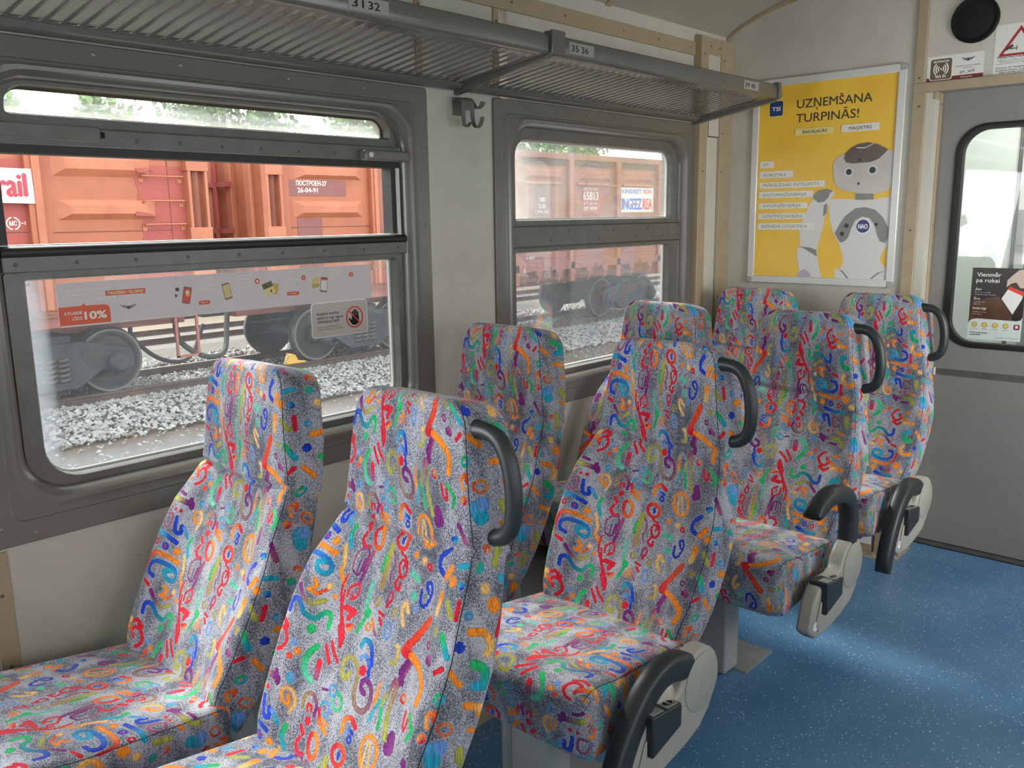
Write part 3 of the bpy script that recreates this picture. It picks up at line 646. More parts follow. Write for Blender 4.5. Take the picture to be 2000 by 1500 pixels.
def glass_mat(name, haze=.04, tint=(.95, .97, .96), hazecol=(.86, .89, .92), edge=None, scratch=True, gloss=.5):
    m, nt, b, out = nodes(name); L = nt.links; nt.nodes.remove(b)
    tr = N(nt, 'ShaderNodeBsdfTransparent'); tr.inputs[0].default_value = (*tint, 1)
    gl = N(nt, 'ShaderNodeBsdfGlossy'); gl.inputs['Roughness'].default_value = .02
    fr = N(nt, 'ShaderNodeFresnel', IOR=1.45); fm = N(nt, 'ShaderNodeMath', operation='MULTIPLY'); L.new(fr.outputs[0], fm.inputs[0]); fm.inputs[1].default_value = gloss
    m1 = N(nt, 'ShaderNodeMixShader'); L.new(fm.outputs[0], m1.inputs[0]); L.new(tr.outputs[0], m1.inputs[1]); L.new(gl.outputs[0], m1.inputs[2])
    tl = N(nt, 'ShaderNodeBsdfTranslucent'); tl.inputs[0].default_value = (*hazecol, 1)
    tc = N(nt, 'ShaderNodeTexCoord'); n = N(nt, 'ShaderNodeTexNoise', Scale=5, Detail=4); L.new(tc.outputs['Object'], n.inputs['Vector'])
    mr = N(nt, 'ShaderNodeMapRange'); L.new(n.outputs['Fac'], mr.inputs[0]); mr.inputs[1].default_value = .3; mr.inputs[2].default_value = .75; mr.inputs[3].default_value = haze*.7; mr.inputs[4].default_value = haze*1.5
    cur = mr.outputs[0]
    if scratch:
        mp = N(nt, 'ShaderNodeMapping'); mp.inputs['Scale'].default_value = (3, 3, 60); mp.inputs['Rotation'].default_value = (0, .35, 0); L.new(tc.outputs['Object'], mp.inputs[0])
        n2 = N(nt, 'ShaderNodeTexNoise', Scale=3, Detail=2); L.new(mp.outputs[0], n2.inputs['Vector'])
        q = N(nt, 'ShaderNodeMapRange'); L.new(n2.outputs['Fac'], q.inputs[0]); q.inputs[1].default_value = .62; q.inputs[2].default_value = .75; q.inputs[4].default_value = haze*.9
        ad = N(nt, 'ShaderNodeMath', operation='ADD'); L.new(cur, ad.inputs[0]); L.new(q.outputs[0], ad.inputs[1]); cur = ad.outputs[0]
    if edge:                                   # grime that gathers along one side: (axis, from, to, amount)
        sp = N(nt, 'ShaderNodeSeparateXYZ'); L.new(tc.outputs['Object'], sp.inputs[0])
        for ax, a, bb, am in edge:
            q = N(nt, 'ShaderNodeMapRange'); L.new(sp.outputs[ax], q.inputs[0]); q.inputs[1].default_value = a; q.inputs[2].default_value = bb; q.inputs[3].default_value = am; q.inputs[4].default_value = 0
            n4 = N(nt, 'ShaderNodeTexNoise', Scale=22, Detail=4); L.new(tc.outputs['Object'], n4.inputs['Vector'])
            mu = N(nt, 'ShaderNodeMath', operation='MULTIPLY'); L.new(q.outputs[0], mu.inputs[0]); L.new(n4.outputs['Fac'], mu.inputs[1])
            ad = N(nt, 'ShaderNodeMath', operation='ADD', use_clamp=True); L.new(cur, ad.inputs[0]); L.new(mu.outputs[0], ad.inputs[1]); cur = ad.outputs[0]
    m2 = N(nt, 'ShaderNodeMixShader'); L.new(cur, m2.inputs[0]); L.new(m1.outputs[0], m2.inputs[1]); L.new(tl.outputs[0], m2.inputs[2])
    L.new(m2.outputs[0], out.inputs[0]); return m
M['doorglass'] = glass_mat('door_glass', .05, scratch=False, gloss=.9)
mb = MB(); mb.prism(rr(dy0+.02, dy1-.02, dz0+.015, dz1-.015, .1), 'x', XD+.010, XD+.014); mb.build('door_pane', M['doorglass'], door)
# vestibule behind the door
M['vest'] = mat('white_vestibule_laminate', (.66, .68, .63), .4, var=.04)
mb = MB(); vx = 5.25
mb.box(vx, vx+.05, YR, YW, 0, 2.5); mb.box(XD, vx, 1.75, 1.8, 0, 2.5); mb.box(XD, vx, YR-.05, YR, 0, 2.5); mb.box(XD, vx+.05, YR, 1.8, 2.4, 2.45)
struct(mb.build('wall_vestibule', M['vest']))
tn[0] += 1; mb = MB(); mb.box(vx-.01, vx, 1.172, 1.182, 0, 2.4); mb.box(vx-.012, vx, 1.186, 1.19, 0, 2.4); struct(mb.build('trim_%d' % tn[0], M['ink']))
tn[0] += 1; mb = MB(); mb.box(vx-.02, vx, .55, 1.12, .0, 1.22); mb.box(vx-.03, vx, .75, 1.165, 1.32, 1.50); struct(mb.build('trim_%d' % tn[0], M['heater']))

# ------------------------------------------------------------------ windows
M['gl_up'] = glass_mat('dusty_glass', .055, hazecol=(.42, .43, .42), edge=[('X', -.54, -.36, .35)])
M['gl_low'] = glass_mat('greasy_glass', .055, hazecol=(.19, .21, .23))
M['gl_low1'] = glass_mat('greasy_scratched_glass', .04, hazecol=(.19, .21, .23), edge=[('X', -.555, -.515, 1.0), ('Z', .135, .19, .7)])
M['gl_top'] = glass_mat('top_light_glass', .12, hazecol=(.95, .97, .95))
SURR = [((0, 1.367, .753, 1.915, .012), 0), ((0, 1.367, .753, 1.915, .012), -.009), ((.003, 1.364, .756, 1.912, .010), -.0115), ((.052, 1.315, .808, 1.866, .03), -.0115), ((.055, 1.312, .811, 1.863, .03), -.0145),
        ((.066, 1.300, .826, 1.858, .09), -.0150), ((.074, 1.292, .838, 1.851, .10), -.0205), ((.083, 1.283, .848, 1.842, .105), -.0190), ((.094, 1.272, .860, 1.831, .105), -.006), ((.104, 1.262, .869, 1.824, .10), .022), ((.104, 1.262, .869, 1.824, .10), .10)]
def sh(rect, x0): return (rect[0]+x0, rect[1]+x0)+tuple(rect[2:])
def ringx(x0, specs):
    mb = MB(); ring(mb, [(sh(r, x0), YW+y) for r, y in specs]); return mb
def window(n, x0, sliding):
    w = thing('window_%d' % n, '', '', (x0+.68, YW, .753)); del w['label']; del w['category']; w['kind'] = 'structure'
    ringx(x0, SURR).build('surround', M['surround'], w, True, ang=28)
    mb = MB()
    pts = [(.03, z) for z in (.80, 1.02, 1.25, 1.48, 1.72)]+[(1.345, z) for z in (.80, 1.02, 1.25, 1.48, 1.72, 1.89)]+[(x, 1.893) for x in (.03, .14, .34, .55, .86, 1.12)]+[(x, .775) for x in (.1, .4, .75, 1.1)]
    for a, z in pts: mb.lathe((x0+a, YW-.0115, z), (0, -1, 0), [(.0058, 0), (.005, .0016), (.002, .0022)], 10)
    mb.build('surround_screw', M['screw'], w, True)
    mb = MB()
    if sliding:
        f = ringx(x0, [((.10, 1.266, 1.718, 1.832, .10, 6, .01), .03), ((.10, 1.266, 1.718, 1.832, .10, 6, .01), .024), ((.150, 1.238, 1.748, 1.816, .05, 6, .01), .024), ((.155, 1.235, 1.752, 1.813, .05, 6, .01), .055)])
        f.build('top_light_frame', M['sash'], w, True, ang=30)
        ringx(x0, [((.153, 1.237, 1.752, 1.830, .05, 6, .008), .056), ((.160, 1.228, 1.754, 1.807, .035, 6, .006), .058), ((.160, 1.228, 1.754, 1.807, .035, 6, .006), .064)]).build('mouldy_seal', mat('mossy_seal', (.035, .04, .022), .8, c2=(.09, .07, .03), scale=18), w, True)
        mb = MB(); mb.prism(rr(x0+.11, x0+1.25, 1.73, 1.82, .05), 'y', YW+.060, YW+.064); mb.build('top_light_pane', M['gl_top'], w)
        mb = MB(); mb.box(x0+.100, x0+1.264, YW+.002, YW+.05, 1.680, 1.724); r = mb.build('upper_rail', M['sash'], w, bevel=.004)
        mb = MB(); mb.box(x0+.105, x0+1.262, YW+.012, YW+.06, 1.660, 1.6805); mb.build('upper_gasket', M['rubber'], r)
        mb = MB()
        for a in (.33, .43, .54, .655, .77, .89, 1.01): mb.lathe((x0+a, YW+.002, 1.700-.004*(a > .6)), (0, -1, 0), [(.0052, 0), (.004, .0015)], 10)
        mb.build('rail_screw', M['doordark'], r)
        mb = MB(); mb.box(x0+1.228, x0+1.262, YW+.015, YW+.06, 1.440, 1.664); mb.box(x0+.104, x0+.122, YW+.015, YW+.06, 1.440, 1.664); mb.build('guide_channel', M['rubber'], w)
        mb = MB(); mb.box(x0+1.246, x0+1.255, YW+.006, YW+.016, 1.44, 1.66); mb.build('guide_strip', M['bead'], w)
        # latches
        mb = MB(); mb.prism([(x0+.09, 1.694), (x0+.335, 1.690), (x0+.341, 1.696), (x0+.341, 1.722), (x0+.335, 1.728), (x0+.09, 1.728)], 'y', YW-.010, YW+.004); h = mb.build('catch_plate', M['sash'], r, bevel=.004)
        mb = MB(); mb.box(x0+.341, x0+.352, YW-.003, YW+.003, 1.702, 1.716); mb.build('catch_slot', M['black'], h)
        mb = MB(); mb.box(x0+1.100, x0+1.272, YW-.030, YW+.004, 1.678, 1.710); h = mb.build('latch', M['surround'], r, bevel=.006, seg=3)
        mb = MB(); mb.lathe((x0+1.120, YW-.029, 1.695), (0, -1, 0), [(.008, 0), (.008, .003), (.003, .005)], 14); mb.build('latch_screw', M['bead'], h, True)
        # meeting rail of the lowered sash: black gasket with a bright lip, then the grey rail
        mb = MB(); mb.box(x0+.100, x0+1.270, YW+.000, YW+.05, 1.390, 1.428); r = mb.build('meeting_rail', M['sash'], w, bevel=.003)
        mb = MB(); mb.cyl((x0+.100, YW+.010, 1.4365), (x0+1.268, YW+.010, 1.4365), .0145, 14); mb.build('black_bead', M['rubber'], r, True)
        mb = MB(); mb.box(x0+.100, x0+1.262, YW+.012, YW+.05, 1.442, 1.4535); mb.build('bright_lip', M['bead'], r)
        mb = MB()
        for a in (.128, .26, .40, .535, .68, .815, .955, 1.10, 1.235): mb.lathe((x0+a, YW, 1.409), (0, -1, 0), [(.005, 0), (.004, .0015)], 10)
        mb.build('rail_screw', M['doordark'], r)
        f = ringx(x0, [((.104, 1.262, .866, 1.392, .012, 6, .095), .03), ((.104, 1.262, .866, 1.392, .012, 6, .095), .014), ((.146, 1.240, .884, 1.376, .008, 6, .085), .014), ((.150, 1.236, .888, 1.372, .006, 6, .08), .022), ((.150, 1.236, .888, 1.372, .006, 6, .08), .05)])
        f.build('lower_sash', M['sash'], w, True, ang=30)
        ringx(x0, [((.146, 1.240, .884, 1.376, .008, 6, .085), .046), ((.155, 1.229, .893, 1.369, .006, 6, .07), .046), ((.155, 1.229, .893, 1.369, .006, 6, .07), .054)]).build('glazing_bead', M['bead'], w, True)
        mb = MB(); mb.prism(rr(x0+.12, x0+1.238, .886, 1.374, .05), 'y', YW+.052, YW+.056); mb.build('lower_pane', M['gl_low1'], w)
    else:
        f = ringx(x0, [((.100, 1.266, 1.464, 1.829, .10, 6, .01), .035), ((.100, 1.266, 1.464, 1.829, .10, 6, .01), .020), ((.140, 1.224, 1.486, 1.785, .065, 6, .012), .020), ((.145, 1.219, 1.490, 1.781, .06, 6, .01), .028), ((.145, 1.219, 1.490, 1.781, .06, 6, .01), .06)])
        f.build('upper_sash', M['sash'], w, True, ang=30)
        ringx(x0, [((.140, 1.224, 1.486, 1.785, .065, 6, .01), .048), ((.149, 1.213, 1.494, 1.777, .055, 6, .008), .048), ((.149, 1.213, 1.494, 1.777, .055, 6, .008), .056)]).build('glazing_bead', M['bead'], w, True)
        mb = MB(); mb.prism(rr(x0+.142, x0+1.222, 1.487, 1.784, .06), 'y', YW+.052, YW+.056); mb.build('upper_pane', M['gl_up'], w)
        mb = MB(); mb.box(x0+.104, x0+1.266, YW+.004, YW+.05, 1.388, 1.464); r = mb.build('middle_rail', M['sash'], w, bevel=.003)
        mb = MB()
        for a, z in ((.44, 1.445), (.74, 1.443), (1.0, 1.443), (.33, 1.410), (.64, 1.408), (.91, 1.409), (1.12, 1.409), (1.248, 1.451), (1.248, 1.413)): mb.lathe((x0+a, YW+.004, z), (0, -1, 0), [(.006, 0), (.0045, .0015)], 10)
        mb.build('rail_screw', M['doordark'], r)
        mb = MB(); mb.box(x0+.106, x0+1.262, YW+.003, YW+.0045, 1.3845, 1.3885); mb.box(x0+.106, x0+1.262, YW+.003, YW+.0045, 1.4635, 1.4665); mb.build('dark_joint', M['ink'], r)
        f = ringx(x0, [((.104, 1.262, .866, 1.388, .012, 6, .095), .03), ((.104, 1.262, .866, 1.388, .012, 6, .095), .016), ((.134, 1.198, .886, 1.370, .008, 6, .06), .016), ((.138, 1.194, .890, 1.366, .006, 6, .055), .026), ((.138, 1.194, .890, 1.366, .006, 6, .055), .05)])
        f.build('lower_sash', M['sash'], w, True, ang=30)
        ringx(x0, [((.134, 1.199, .886, 1.370, .008, 6, .06), .046), ((.142, 1.186, .895, 1.364, .006, 6, .05), .046), ((.142, 1.186, .895, 1.364, .006, 6, .05), .054)]).build('glazing_bead', M['bead'], w, True)
        mb = MB(); mb.prism(rr(x0+.137, x0+1.196, .889, 1.368, .05), 'y', YW+.052, YW+.056); mb.build('lower_pane', M['gl_low'], w)
    if sliding:
        def widen(o):
            if o.type == 'MESH':
                for v in o.data.vertices: v.co.x = .687-(.687-v.co.x)*1.033
            for q in o.children: widen(q)
        bpy.context.view_layer.update(); widen(w)
    return w
window(1, WX0[1], True); window(2, WX0[2], False); window(3, WX0[0], False)

# ------------------------------------------------------------------ luggage racks
M['numlabel'] = mat('number_label_grey', (.30, .29, .265), .4)
def rack(x0, x1, label, nums):
    t = thing('luggage_rack', label, 'luggage rack', ((x0+x1)/2, 1.98, 1.91), 'luggage racks above the windows')
    ya, za, yb, zb = 1.800, 1.984, 2.150, 1.938
    P = lambda x, v, up=0: (x, ya+(yb-ya)*v, za+(zb-za)*v+up)
    pitch = .0402; n = int((x1-x0-.05)/pitch); xs = (x0+x1)/2-n*pitch/2
    mb = MB(); va, vb = .10, .93; LY = yb-ya
    k = 7; hw = .0142
    cap = lambda c, sgn, i: (hw*math.cos(PI*i/k), sgn*hw*1.15*math.sin(PI*i/k))
    for j in range(n):
        xc = xs+(j+.5)*pitch
        hole = [(xc+hw*math.cos(PI*i/k), (vb*LY-hw+hw*1.3*math.sin(PI*i/k))/LY) for i in range(k+1)]+[(xc-hw*math.cos(PI*i/k), (va*LY+hw-hw*1.3*math.sin(PI*i/k))/LY) for i in range(k+1)]
        outr = []
        for i, (a, b) in enumerate(hole):
            f = (a-xc)/hw
            top = i <= k
            if i in (0, k, k+1, 2*k+1): outr.append((xc+math.copysign(pitch/2, f), 1.0 if top else 0.0))
            else: outr.append((xc+f*pitch/2, 1.0 if top else 0.0))
        mb.loops([[P(a, b, -.0008) for a, b in outr], [P(xc+(a-xc)*1.16, b, -.0022) for a, b in hole], [P(xc+(a-xc)*1.05, b, -.0026) for a, b in hole], [P(a, b, -.0014) for a, b in hole], [P(a, b, .0004) for a, b in hole], [P(a, b, .0008) for a, b in outr]])
    for a, b in ((x0, xs), (xs+n*pitch, x1)): mb.add([P(a, 0, -.002), P(b, 0, -.002), P(b, 1, -.002), P(a, 1, -.002), P(a, 0, .002), P(b, 0, .002), P(b, 1, .002), P(a, 1, .002)], [(0,1,2,3),(4,7,6,5),(0,4,5,1),(2,6,7,3),(1,5,6,2),(3,7,4,0)])
    mb.build('slotted_shelf', M['rack'], t, True, ang=40)
    mb = MB(); mb.prism([(1.776, 1.993), (1.782, 1.984), (1.800, 1.980), (1.812, 1.983), (1.806, 1.990), (1.790, 1.996), (1.792, 2.040), (1.784, 2.044), (1.777, 2.038)], 'x', x0, x1); mb.build('front_rail', M['rack'], t, bevel=.003, seg=2)
    mb = MB(); mb.prism([(2.138, 1.944), (2.146, 1.930), (2.165, 1.918), (2.186, 1.918), (2.196, 1.930), (2.196, 1.95), (2.15, 1.95)], 'x', x0, x1); mb.build('wall_rail', M['rack'], t, bevel=.004, seg=2)
    for s, x in nums:
        lab = MB(); lab.box(x-.010, x+.115, 1.7752, 1.7762, 1.997, 2.031); lb = lab.build('number_label', M['numlabel'], t)
        mb = MB(); 
        for q, dx in zip(s.split(), (0, .050)):
            mb = MB(); mb.mesh(fit_text(q, .036, .019, bold=.012), MY(x+dx, 1.7749, 2.0045)); mb.build('seat_number', M['black'], lb)
    return t
R1 = rack(-.30, 2.132, 'grey slotted luggage rack over the banner window, numbered 31 32', [('31  32', 1.392)])
R2 = rack(2.159, 3.655, 'grey slotted luggage rack reaching the poster, numbered 35 36 and 39 40', [('35  36', 2.238), ('39  40', 3.365)])
def rack_bracket(x0, x1, label, hooks):
    t = thing('rack_bracket', label, 'bracket', ((x0+x1)/2, 2.19, 1.83), 'luggage rack brackets')
    mb = MB(); mb.prism([(1.772, 2.052), (1.766, 1.990), (1.79, 1.974), (2.14, 1.915), (2.196, 1.905), (2.196, 1.945), (2.14, 1.95), (1.81, 2.000), (1.80, 2.052)], 'x', x0, x1); mb.build('bracket_arm', M['rack'], t, bevel=.003)
    if hooks: mb = MB(); mb.box(x0, x1+.042, 1.7665, 1.7745, 1.985, 2.054); mb.build('front_cap', M['rack'], t, bevel=.002)
    if hooks:
        for a in (1.80, 1.845):
            mb = MB(); mb.lathe((2.145, a, 1.976-(a-1.79)*.17), (0, .15, -1), [(.008, 0), (.007, .004), (.001, .005)], 10); mb.build('bracket_screw', M['screw'], t, True)
    return t
rack_bracket(2.134, 2.156, 'flat grey bracket arm in the gap between the two luggage racks', True)
rack_bracket(3.656, 3.682, 'grey end bracket of the luggage rack in front of the yellow poster', False)
t = thing('coat_hook', 'grey double coat hook on the cream pillar under the rack joint', 'coat hook', (2.16, YW, 1.825))
mb = MB(); mb.box(2.125, 2.165, YW-.004, YW, 1.84, 1.89); mb.build('back_plate', M['rack'], t, bevel=.001)
mb = MB()
def strip(pts, w, th=.004, along=(1, 0, 0)):
    a = Vector(along); L = []
    for i, p in enumerate(pts):
        p = Vector(p); d = (Vector(pts[min(i+1, len(pts)-1)])-Vector(pts[max(i-1, 0)])).normalized(); nn = d.cross(a).normalized()*th/2
        L.append([p-a*w/2-nn, p+a*w/2-nn, p+a*w/2+nn, p-a*w/2+nn])
    mb.loops(L, True, True)
# plate that leaves the bracket, bends down and ends in upturned hooks
strip(catmull([(2.157, 2.118, 1.9), (2.157, 2.090, 1.899), (2.157, 2.073, 1.893), (2.157, 2.070, 1.87), (2.157, 2.070, 1.858)], 4), .058)
strip(catmull([(2.135, 2.070, 1.859), (2.135, 2.070, 1.835), (2.135, 2.068, 1.806)], 4), .016)
strip(catmull([(2.177, 2.070, 1.859), (2.177, 2.069, 1.835), (2.177, 2.062, 1.812), (2.177, 2.048, 1.803), (2.177, 2.033, 1.812), (2.177, 2.022, 1.835)], 4), .017)
strip(catmull([(2.140, 2.069, 1.812), (2.150, 2.067, 1.806), (2.165, 2.066, 1.820)], 4), .014, along=(0, 1, 0))
strip(catmull([(2.20, 2.115, 1.906), (2.212, 2.108, 1.900), (2.217, 2.100, 1.880), (2.222, 2.092, 1.872), (2.228, 2.078, 1.878), (2.231, 2.07, 1.893)], 4), .022)
mb.v = [(p[0]-.012, p[1]+.072, p[2]-.006) for p in mb.v]; mb.build('hook', M['rack'], t, bevel=.0012)

# ------------------------------------------------------------------ heater along the wall, equipment box by the end wall
t = thing('heater_box', 'long grey-green heater casing on the floor along the window wall behind the seats', 'heater', (1.4, 1.95, 0))
mb = MB(); mb.box(-.6, 3.10, 1.70, YW-.004, .03, .29); mb.build('casing', M['heater'], t, bevel=.006)
mb = MB(); mb.box(-.6, 3.10, 1.688, 1.70, 0, .10); mb.build('front_panel', M['beige'], t)
mb = MB()
for xc in (1.80,):
    for r in (.052, .040, .028, .016):
        for a0 in range(0, 360, 60):
            arc = [(r-.004, a) for a in range(a0+6, a0+55, 8)]+[(r+.004, a) for a in range(a0+54, a0+5, -8)]
            mb.prism([(xc+q*math.cos(math.radians(a)), .075+q*.9*math.sin(math.radians(a))) for q, a in arc], 'y', 1.6855, 1.6885)
mb.build('vent_slot', M['black'], t)
mb = MB(); mb.box(2.27, 2.34, 1.693, 1.70, .20, .215); mb.build('pressed_rib', M['heater'], t, bevel=.003)
t = thing('equipment_box', 'cream box with white panels screwed to the floor beside the grey door', 'box', (3.88, 1.7, 0))
mb = MB(); mb.box(3.792, XE-.002, 1.246, 2.15, .006, .30); mb.build('box_body', M['beige'], t, bevel=.003)
M['offwhite'] = mat('white_panel', (.70, .70, .66), .4)
mb = MB(); mb.box(3.789, 3.792, 1.31, 2.1, .04, .28); mb.build('front_panel', M['offwhite'], t, bevel=.001)
mb = MB(); mb.box(3.82, 3.925, 1.243, 1.246, .03, .28); mb.build('side_panel', M['offwhite'], t, bevel=.001)
for q in ((3.7885, 3.7925, 1.296, 1.300, .012, .30), (3.930, 3.934, 1.2425, 1.2465, .012, .30)):
    mb = MB(); mb.box(*q); mb.build('seam', M['ink'], t)
for p, q in (((3.805, 1.2455, .17), (3.805, 1.2425, .17)), ((3.95, 1.2455, .20), (3.95, 1.2425, .20)), ((3.76, 1.235, .005), (3.76, 1.235, .0078)), ((3.79, 1.212, .005), (3.79, 1.212, .0078)), ((3.85, 1.215, .005), (3.85, 1.215, .0078)), ((3.93, 1.22, .005), (3.93, 1.22, .0078))):
    mb = MB(); mb.cyl(p, q, .006, 10); mb.build('screw', M['doordark'], t)
mb = MB(); mb.box(3.735, XE-.02, 1.195, 2.15, 0, .006); mb.build('floor_flange', mat('worn_cream_flange', (.46, .40, .30), .5, c2=(.22, .16, .10), scale=30), t)

# ------------------------------------------------------------------ framed poster on the end wall
YL, YRT, ZT, ZB = 2.018, 1.376, 2.085, 1.199
PX = XE-.010
def UV(u, v): return (YL-u*(YL-YRT), ZT-v*(ZT-ZB))
poster = thing('framed_poster', 'large yellow poster with a white robot in a pale aluminium snap frame', 'poster', (XE, 1.69, 1.17))
mb = MB(); mb.box(PX, XE, YRT-.004, YL+.004, ZB-.004, ZT+.004); sheet = mb.build('poster_sheet', M['yellow'], poster)
fw_ = .034
for nm, bx in (('frame_rail', (YRT-.004, YL+.004, ZT-.006, ZT+fw_-.006)), ('frame_rail', (YRT-.004, YL+.004, ZB-fw_+.006, ZB+.006)), ('frame_rail', (YL-.006, YL+fw_-.006, ZB-.004, ZT+.004)), ('frame_rail', (YRT-fw_+.006, YRT+.006, ZB-.004, ZT+.004))):
    a0, a1, b0, b1 = bx; mb = MB()
    mb.box(XE-.017, XE, a0, a1, b0, b1); mb.build(nm, M['alu'], poster, bevel=.004)
for cy, cz, q in ((YL, ZT, 0), (YRT, ZT, 1), (YRT, ZB, 2), (YL, ZB, 3)):
    sy_ = 1 if cy == YL else -1; sz_ = 1 if cz == ZT else -1; r = .030
    P = [(0, 0)]+[(r*math.cos(a), r*math.sin(a)) for a in np.linspace(0, PI/2, 9)]
    mb = MB(); mb.prism([(cy+sy_*(.002+a), cz+sz_*(.002+b)) for a, b in P], 'x', XE-.019, XE); mb.build('corner_cap', M['cap'], poster, bevel=.003)
lay = [0]
def flat(mb, uvs, lvl, smooth_=False, closed=True):
    """a printed patch, a fraction of a millimetre thick"""
    P = uvs
    if smooth_:
        k = catmull([uvs[-1]]+list(uvs)+list(uvs[:2]), 5); P = [tuple(p) for p in k[5:-5]][:-1]
    x = PX-.0004*lvl
    ya = [UV(*p) for p in P]
    mb.prism(ya, 'x', x-.0003, x)
    return mb
def pposter(name, patches, m, lvl, parent=None, smooth_=False):
    return [flat(MB(), p, lvl, smooth_).build(name, m, parent or sheet) for p in patches][0]
def R4(u0, u1, v0, v1): return [(u0, v0), (u1, v0), (u1, v1), (u0, v1)]
# robot
pposter('robot_body', [[(.46,.614),(.53,.60),(.60,.592),(.70,.594),(.76,.598),(.88,.600),(.94,.592),(.994,.588),(.994,.82),(.955,.858),(.945,.90),(.994,.945),(.994,.994),(.639,.996),(.624,.954),(.671,.942),(.690,.906),(.674,.854),(.655,.823),(.606,.761),(.579,.699),(.565,.621)]], M['robotlt'], 1)
pposter('robot_arm', [[(.416,.629),(.451,.585),(.50,.600),(.558,.600),(.556,.65),(.541,.688),(.524,.761),(.493,.850),(.43,.845),(.368,.836),(.355,.750),(.381,.687)], [(.346,.847),(.376,.833),(.44,.842),(.493,.850),(.503,.887),(.514,.935),(.541,.994),(.356,.994),(.369,.954),(.345,.890)]], M['robotlt'], 2)
pposter('robot_shoulder', [[(.450,.572),(.486,.547),(.545,.540),(.585,.549),(.590,.560),(.571,.592),(.535,.617),(.483,.611),(.455,.593)]], M['robotgrey'], 3)
pposter('robot_shoulder_band', [[(.452,.590),(.49,.608),(.53,.606),(.560,.585),(.572,.560),(.600,.552),(.606,.566),(.585,.580),(.571,.600),(.535,.622),(.483,.617),(.455,.604)]], M['robotlt'], 4)
pposter('robot_joint', [[(.376,.835),(.44,.838),(.49,.850),(.498,.885),(.44,.862)], [(.53,.62),(.552,.61),(.556,.66),(.528,.68)]], M['robotgrey'], 3)
pposter('robot_hand', [[(.356,.994),(.369,.965),(.407,.950),(.447,.968),(.463,.994)]], M['lilac'], 3)
pposter('robot_chest', [[(.619,.766),(.647,.725),(.687,.679),(.756,.641),(.819,.636),(.889,.648),(.947,.686),(.986,.736),(.995,.781),(.972,.811),(.937,.806),(.914,.771),(.896,.726),(.858,.690),(.809,.682),(.760,.700),(.735,.740),(.717,.786),(.690,.807),(.661,.812)]], M['robotgrey'], 3)
pposter('robot_neck', [R4(.753,.875,.566,.600)], M['robotgrey'], 4)
pposter('robot_hip_line', [[(.66,.948),(.69,.955),(.735,.990),(.725,.994),(.685,.962)], [(.99,.945),(.93,.962),(.885,.990),(.895,.994),(.935,.968)]], M['robotgrey'], 3)
pposter('robot_head', [[(.586,.458),(.586,.412),(.613,.383),(.663,.373),(.80,.362),(.939,.360),(.990,.370),(.994,.457),(.992,.540),(.950,.563),(.876,.572),(.757,.567),(.648,.546),(.601,.514)]], M['robot'], 5)
pposter('robot_cap', [[(.657,.395),(.664,.370),(.696,.347),(.751,.327),(.820,.322),(.889,.335),(.955,.362),(.927,.383),(.895,.404),(.842,.418),(.723,.421),(.673,.414)]], M['robotbrown'], 6)
pposter('robot_cap_line', [[(.742,.343),(.80,.345),(.842,.332),(.852,.328),(.856,.331),(.80,.350),(.742,.348)]], M['robotlt'], 7)
def disc(u, v, r, n=20): return [(u+r/.642*math.cos(a), v+r/.886*math.sin(a)) for a in np.linspace(0, 2*PI, n+1)[:-1]]
pposter('robot_eye_glow', [disc(.695,.461,.021), disc(.858,.457,.023)], M['mint'], 6)
pposter('robot_eye', [disc(.697,.461,.013), disc(.858,.457,.014), disc(.768,.520,.007,4), disc(.764,.405,.006)], M['ink'], 7)
pposter('robot_bolt', [disc(.700,.727,.010), disc(.672,.768,.010), disc(.905,.722,.008)], M['ink'], 4)
pposter('badge_ring', [disc(.816,.730,.034, 28)], M['white'], 4); pposter('chest_badge', [disc(.816,.730,.029, 28)], mat('chest_badge_blue', (.03, .045, .20), .4), 5)
# label strips and lettering
strips_ = [(.029,.141,.387,.422), (.029,.290,.440,.475), (.029,.530,.497,.529), (.029,.447,.546,.579), (.029,.410,.606,.636), (.029,.392,.660,.691), (.029,.469,.711,.746)]
pposter('word_strip', [R4(*s) for s in strips_]+[R4(.628,.886,.230,.266)], M['tagwhite'], 5)
pposter('pale_strip', [R4(.293,.575,.233,.266)], M['tagpale'], 5)
pposter('logo_border', [[tuple(p) for p in rr(.084, .194, .079, .161, .012)]], M['tagpale'], 1)
pposter('logo_square', [[tuple(p) for p in rr(.089, .190, .083, .157, .010)]], M['navy'], 2)
def ptext(name, items, m, lvl):
    mb = Lot()
    for s, u, v, wu, hv, bold, rot in items:
        me = fit_text(s, wu*.642, hv*.886, bold=bold)
        y, z = UV(u, v); x = PX-.0004*lvl
        T = MX(x, y, z) if not rot else MX(x, y-wu*.642, z+hv*.886) @ Matrix.Rotation(PI, 4, 'Z')
        mb.mesh(me, T)
    return mb.build(name, m, sheet)
ptext('headline', [('UZŅEMŠANA', .296, .128, .532, .0445, .010, 0), ('TURPINĀS!', .294, .199, .447, .0445, .010, 0)], M['ink'], 1)
grey_ink = mat('grey_green_ink', (.20, .23, .20), .4)
ptext('word_lettering', [('IT', .060, .4135, .035, .0165, .01, 0), ('ROBOTIKA', .062, .467, .175, .0165, .008, 0), ('MĀKSLĪGAIS INTELEKTS', .062, .520, .425, .0165, .006, 0), ('DATORINŽENIERIJA', .062, .571, .338, .0165, .006, 0), ('AVIOINŽENIERIJA', .062, .6285, .300, .0165, .006, 0), ('UZŅĒMĒJDARBĪBA', .062, .683, .315, .0165, .006, 0), ('BIZNESA LOĢISTIKA', .060, .736, .355, .0165, .006, 0)], grey_ink, 6)
ptext('degree_lettering', [('BAKALAURS', .348, .257, .178, .0165, .012, 0), ('MAĢISTRS', .680, .257, .155, .0165, .012, 0)], M['ink'], 6)
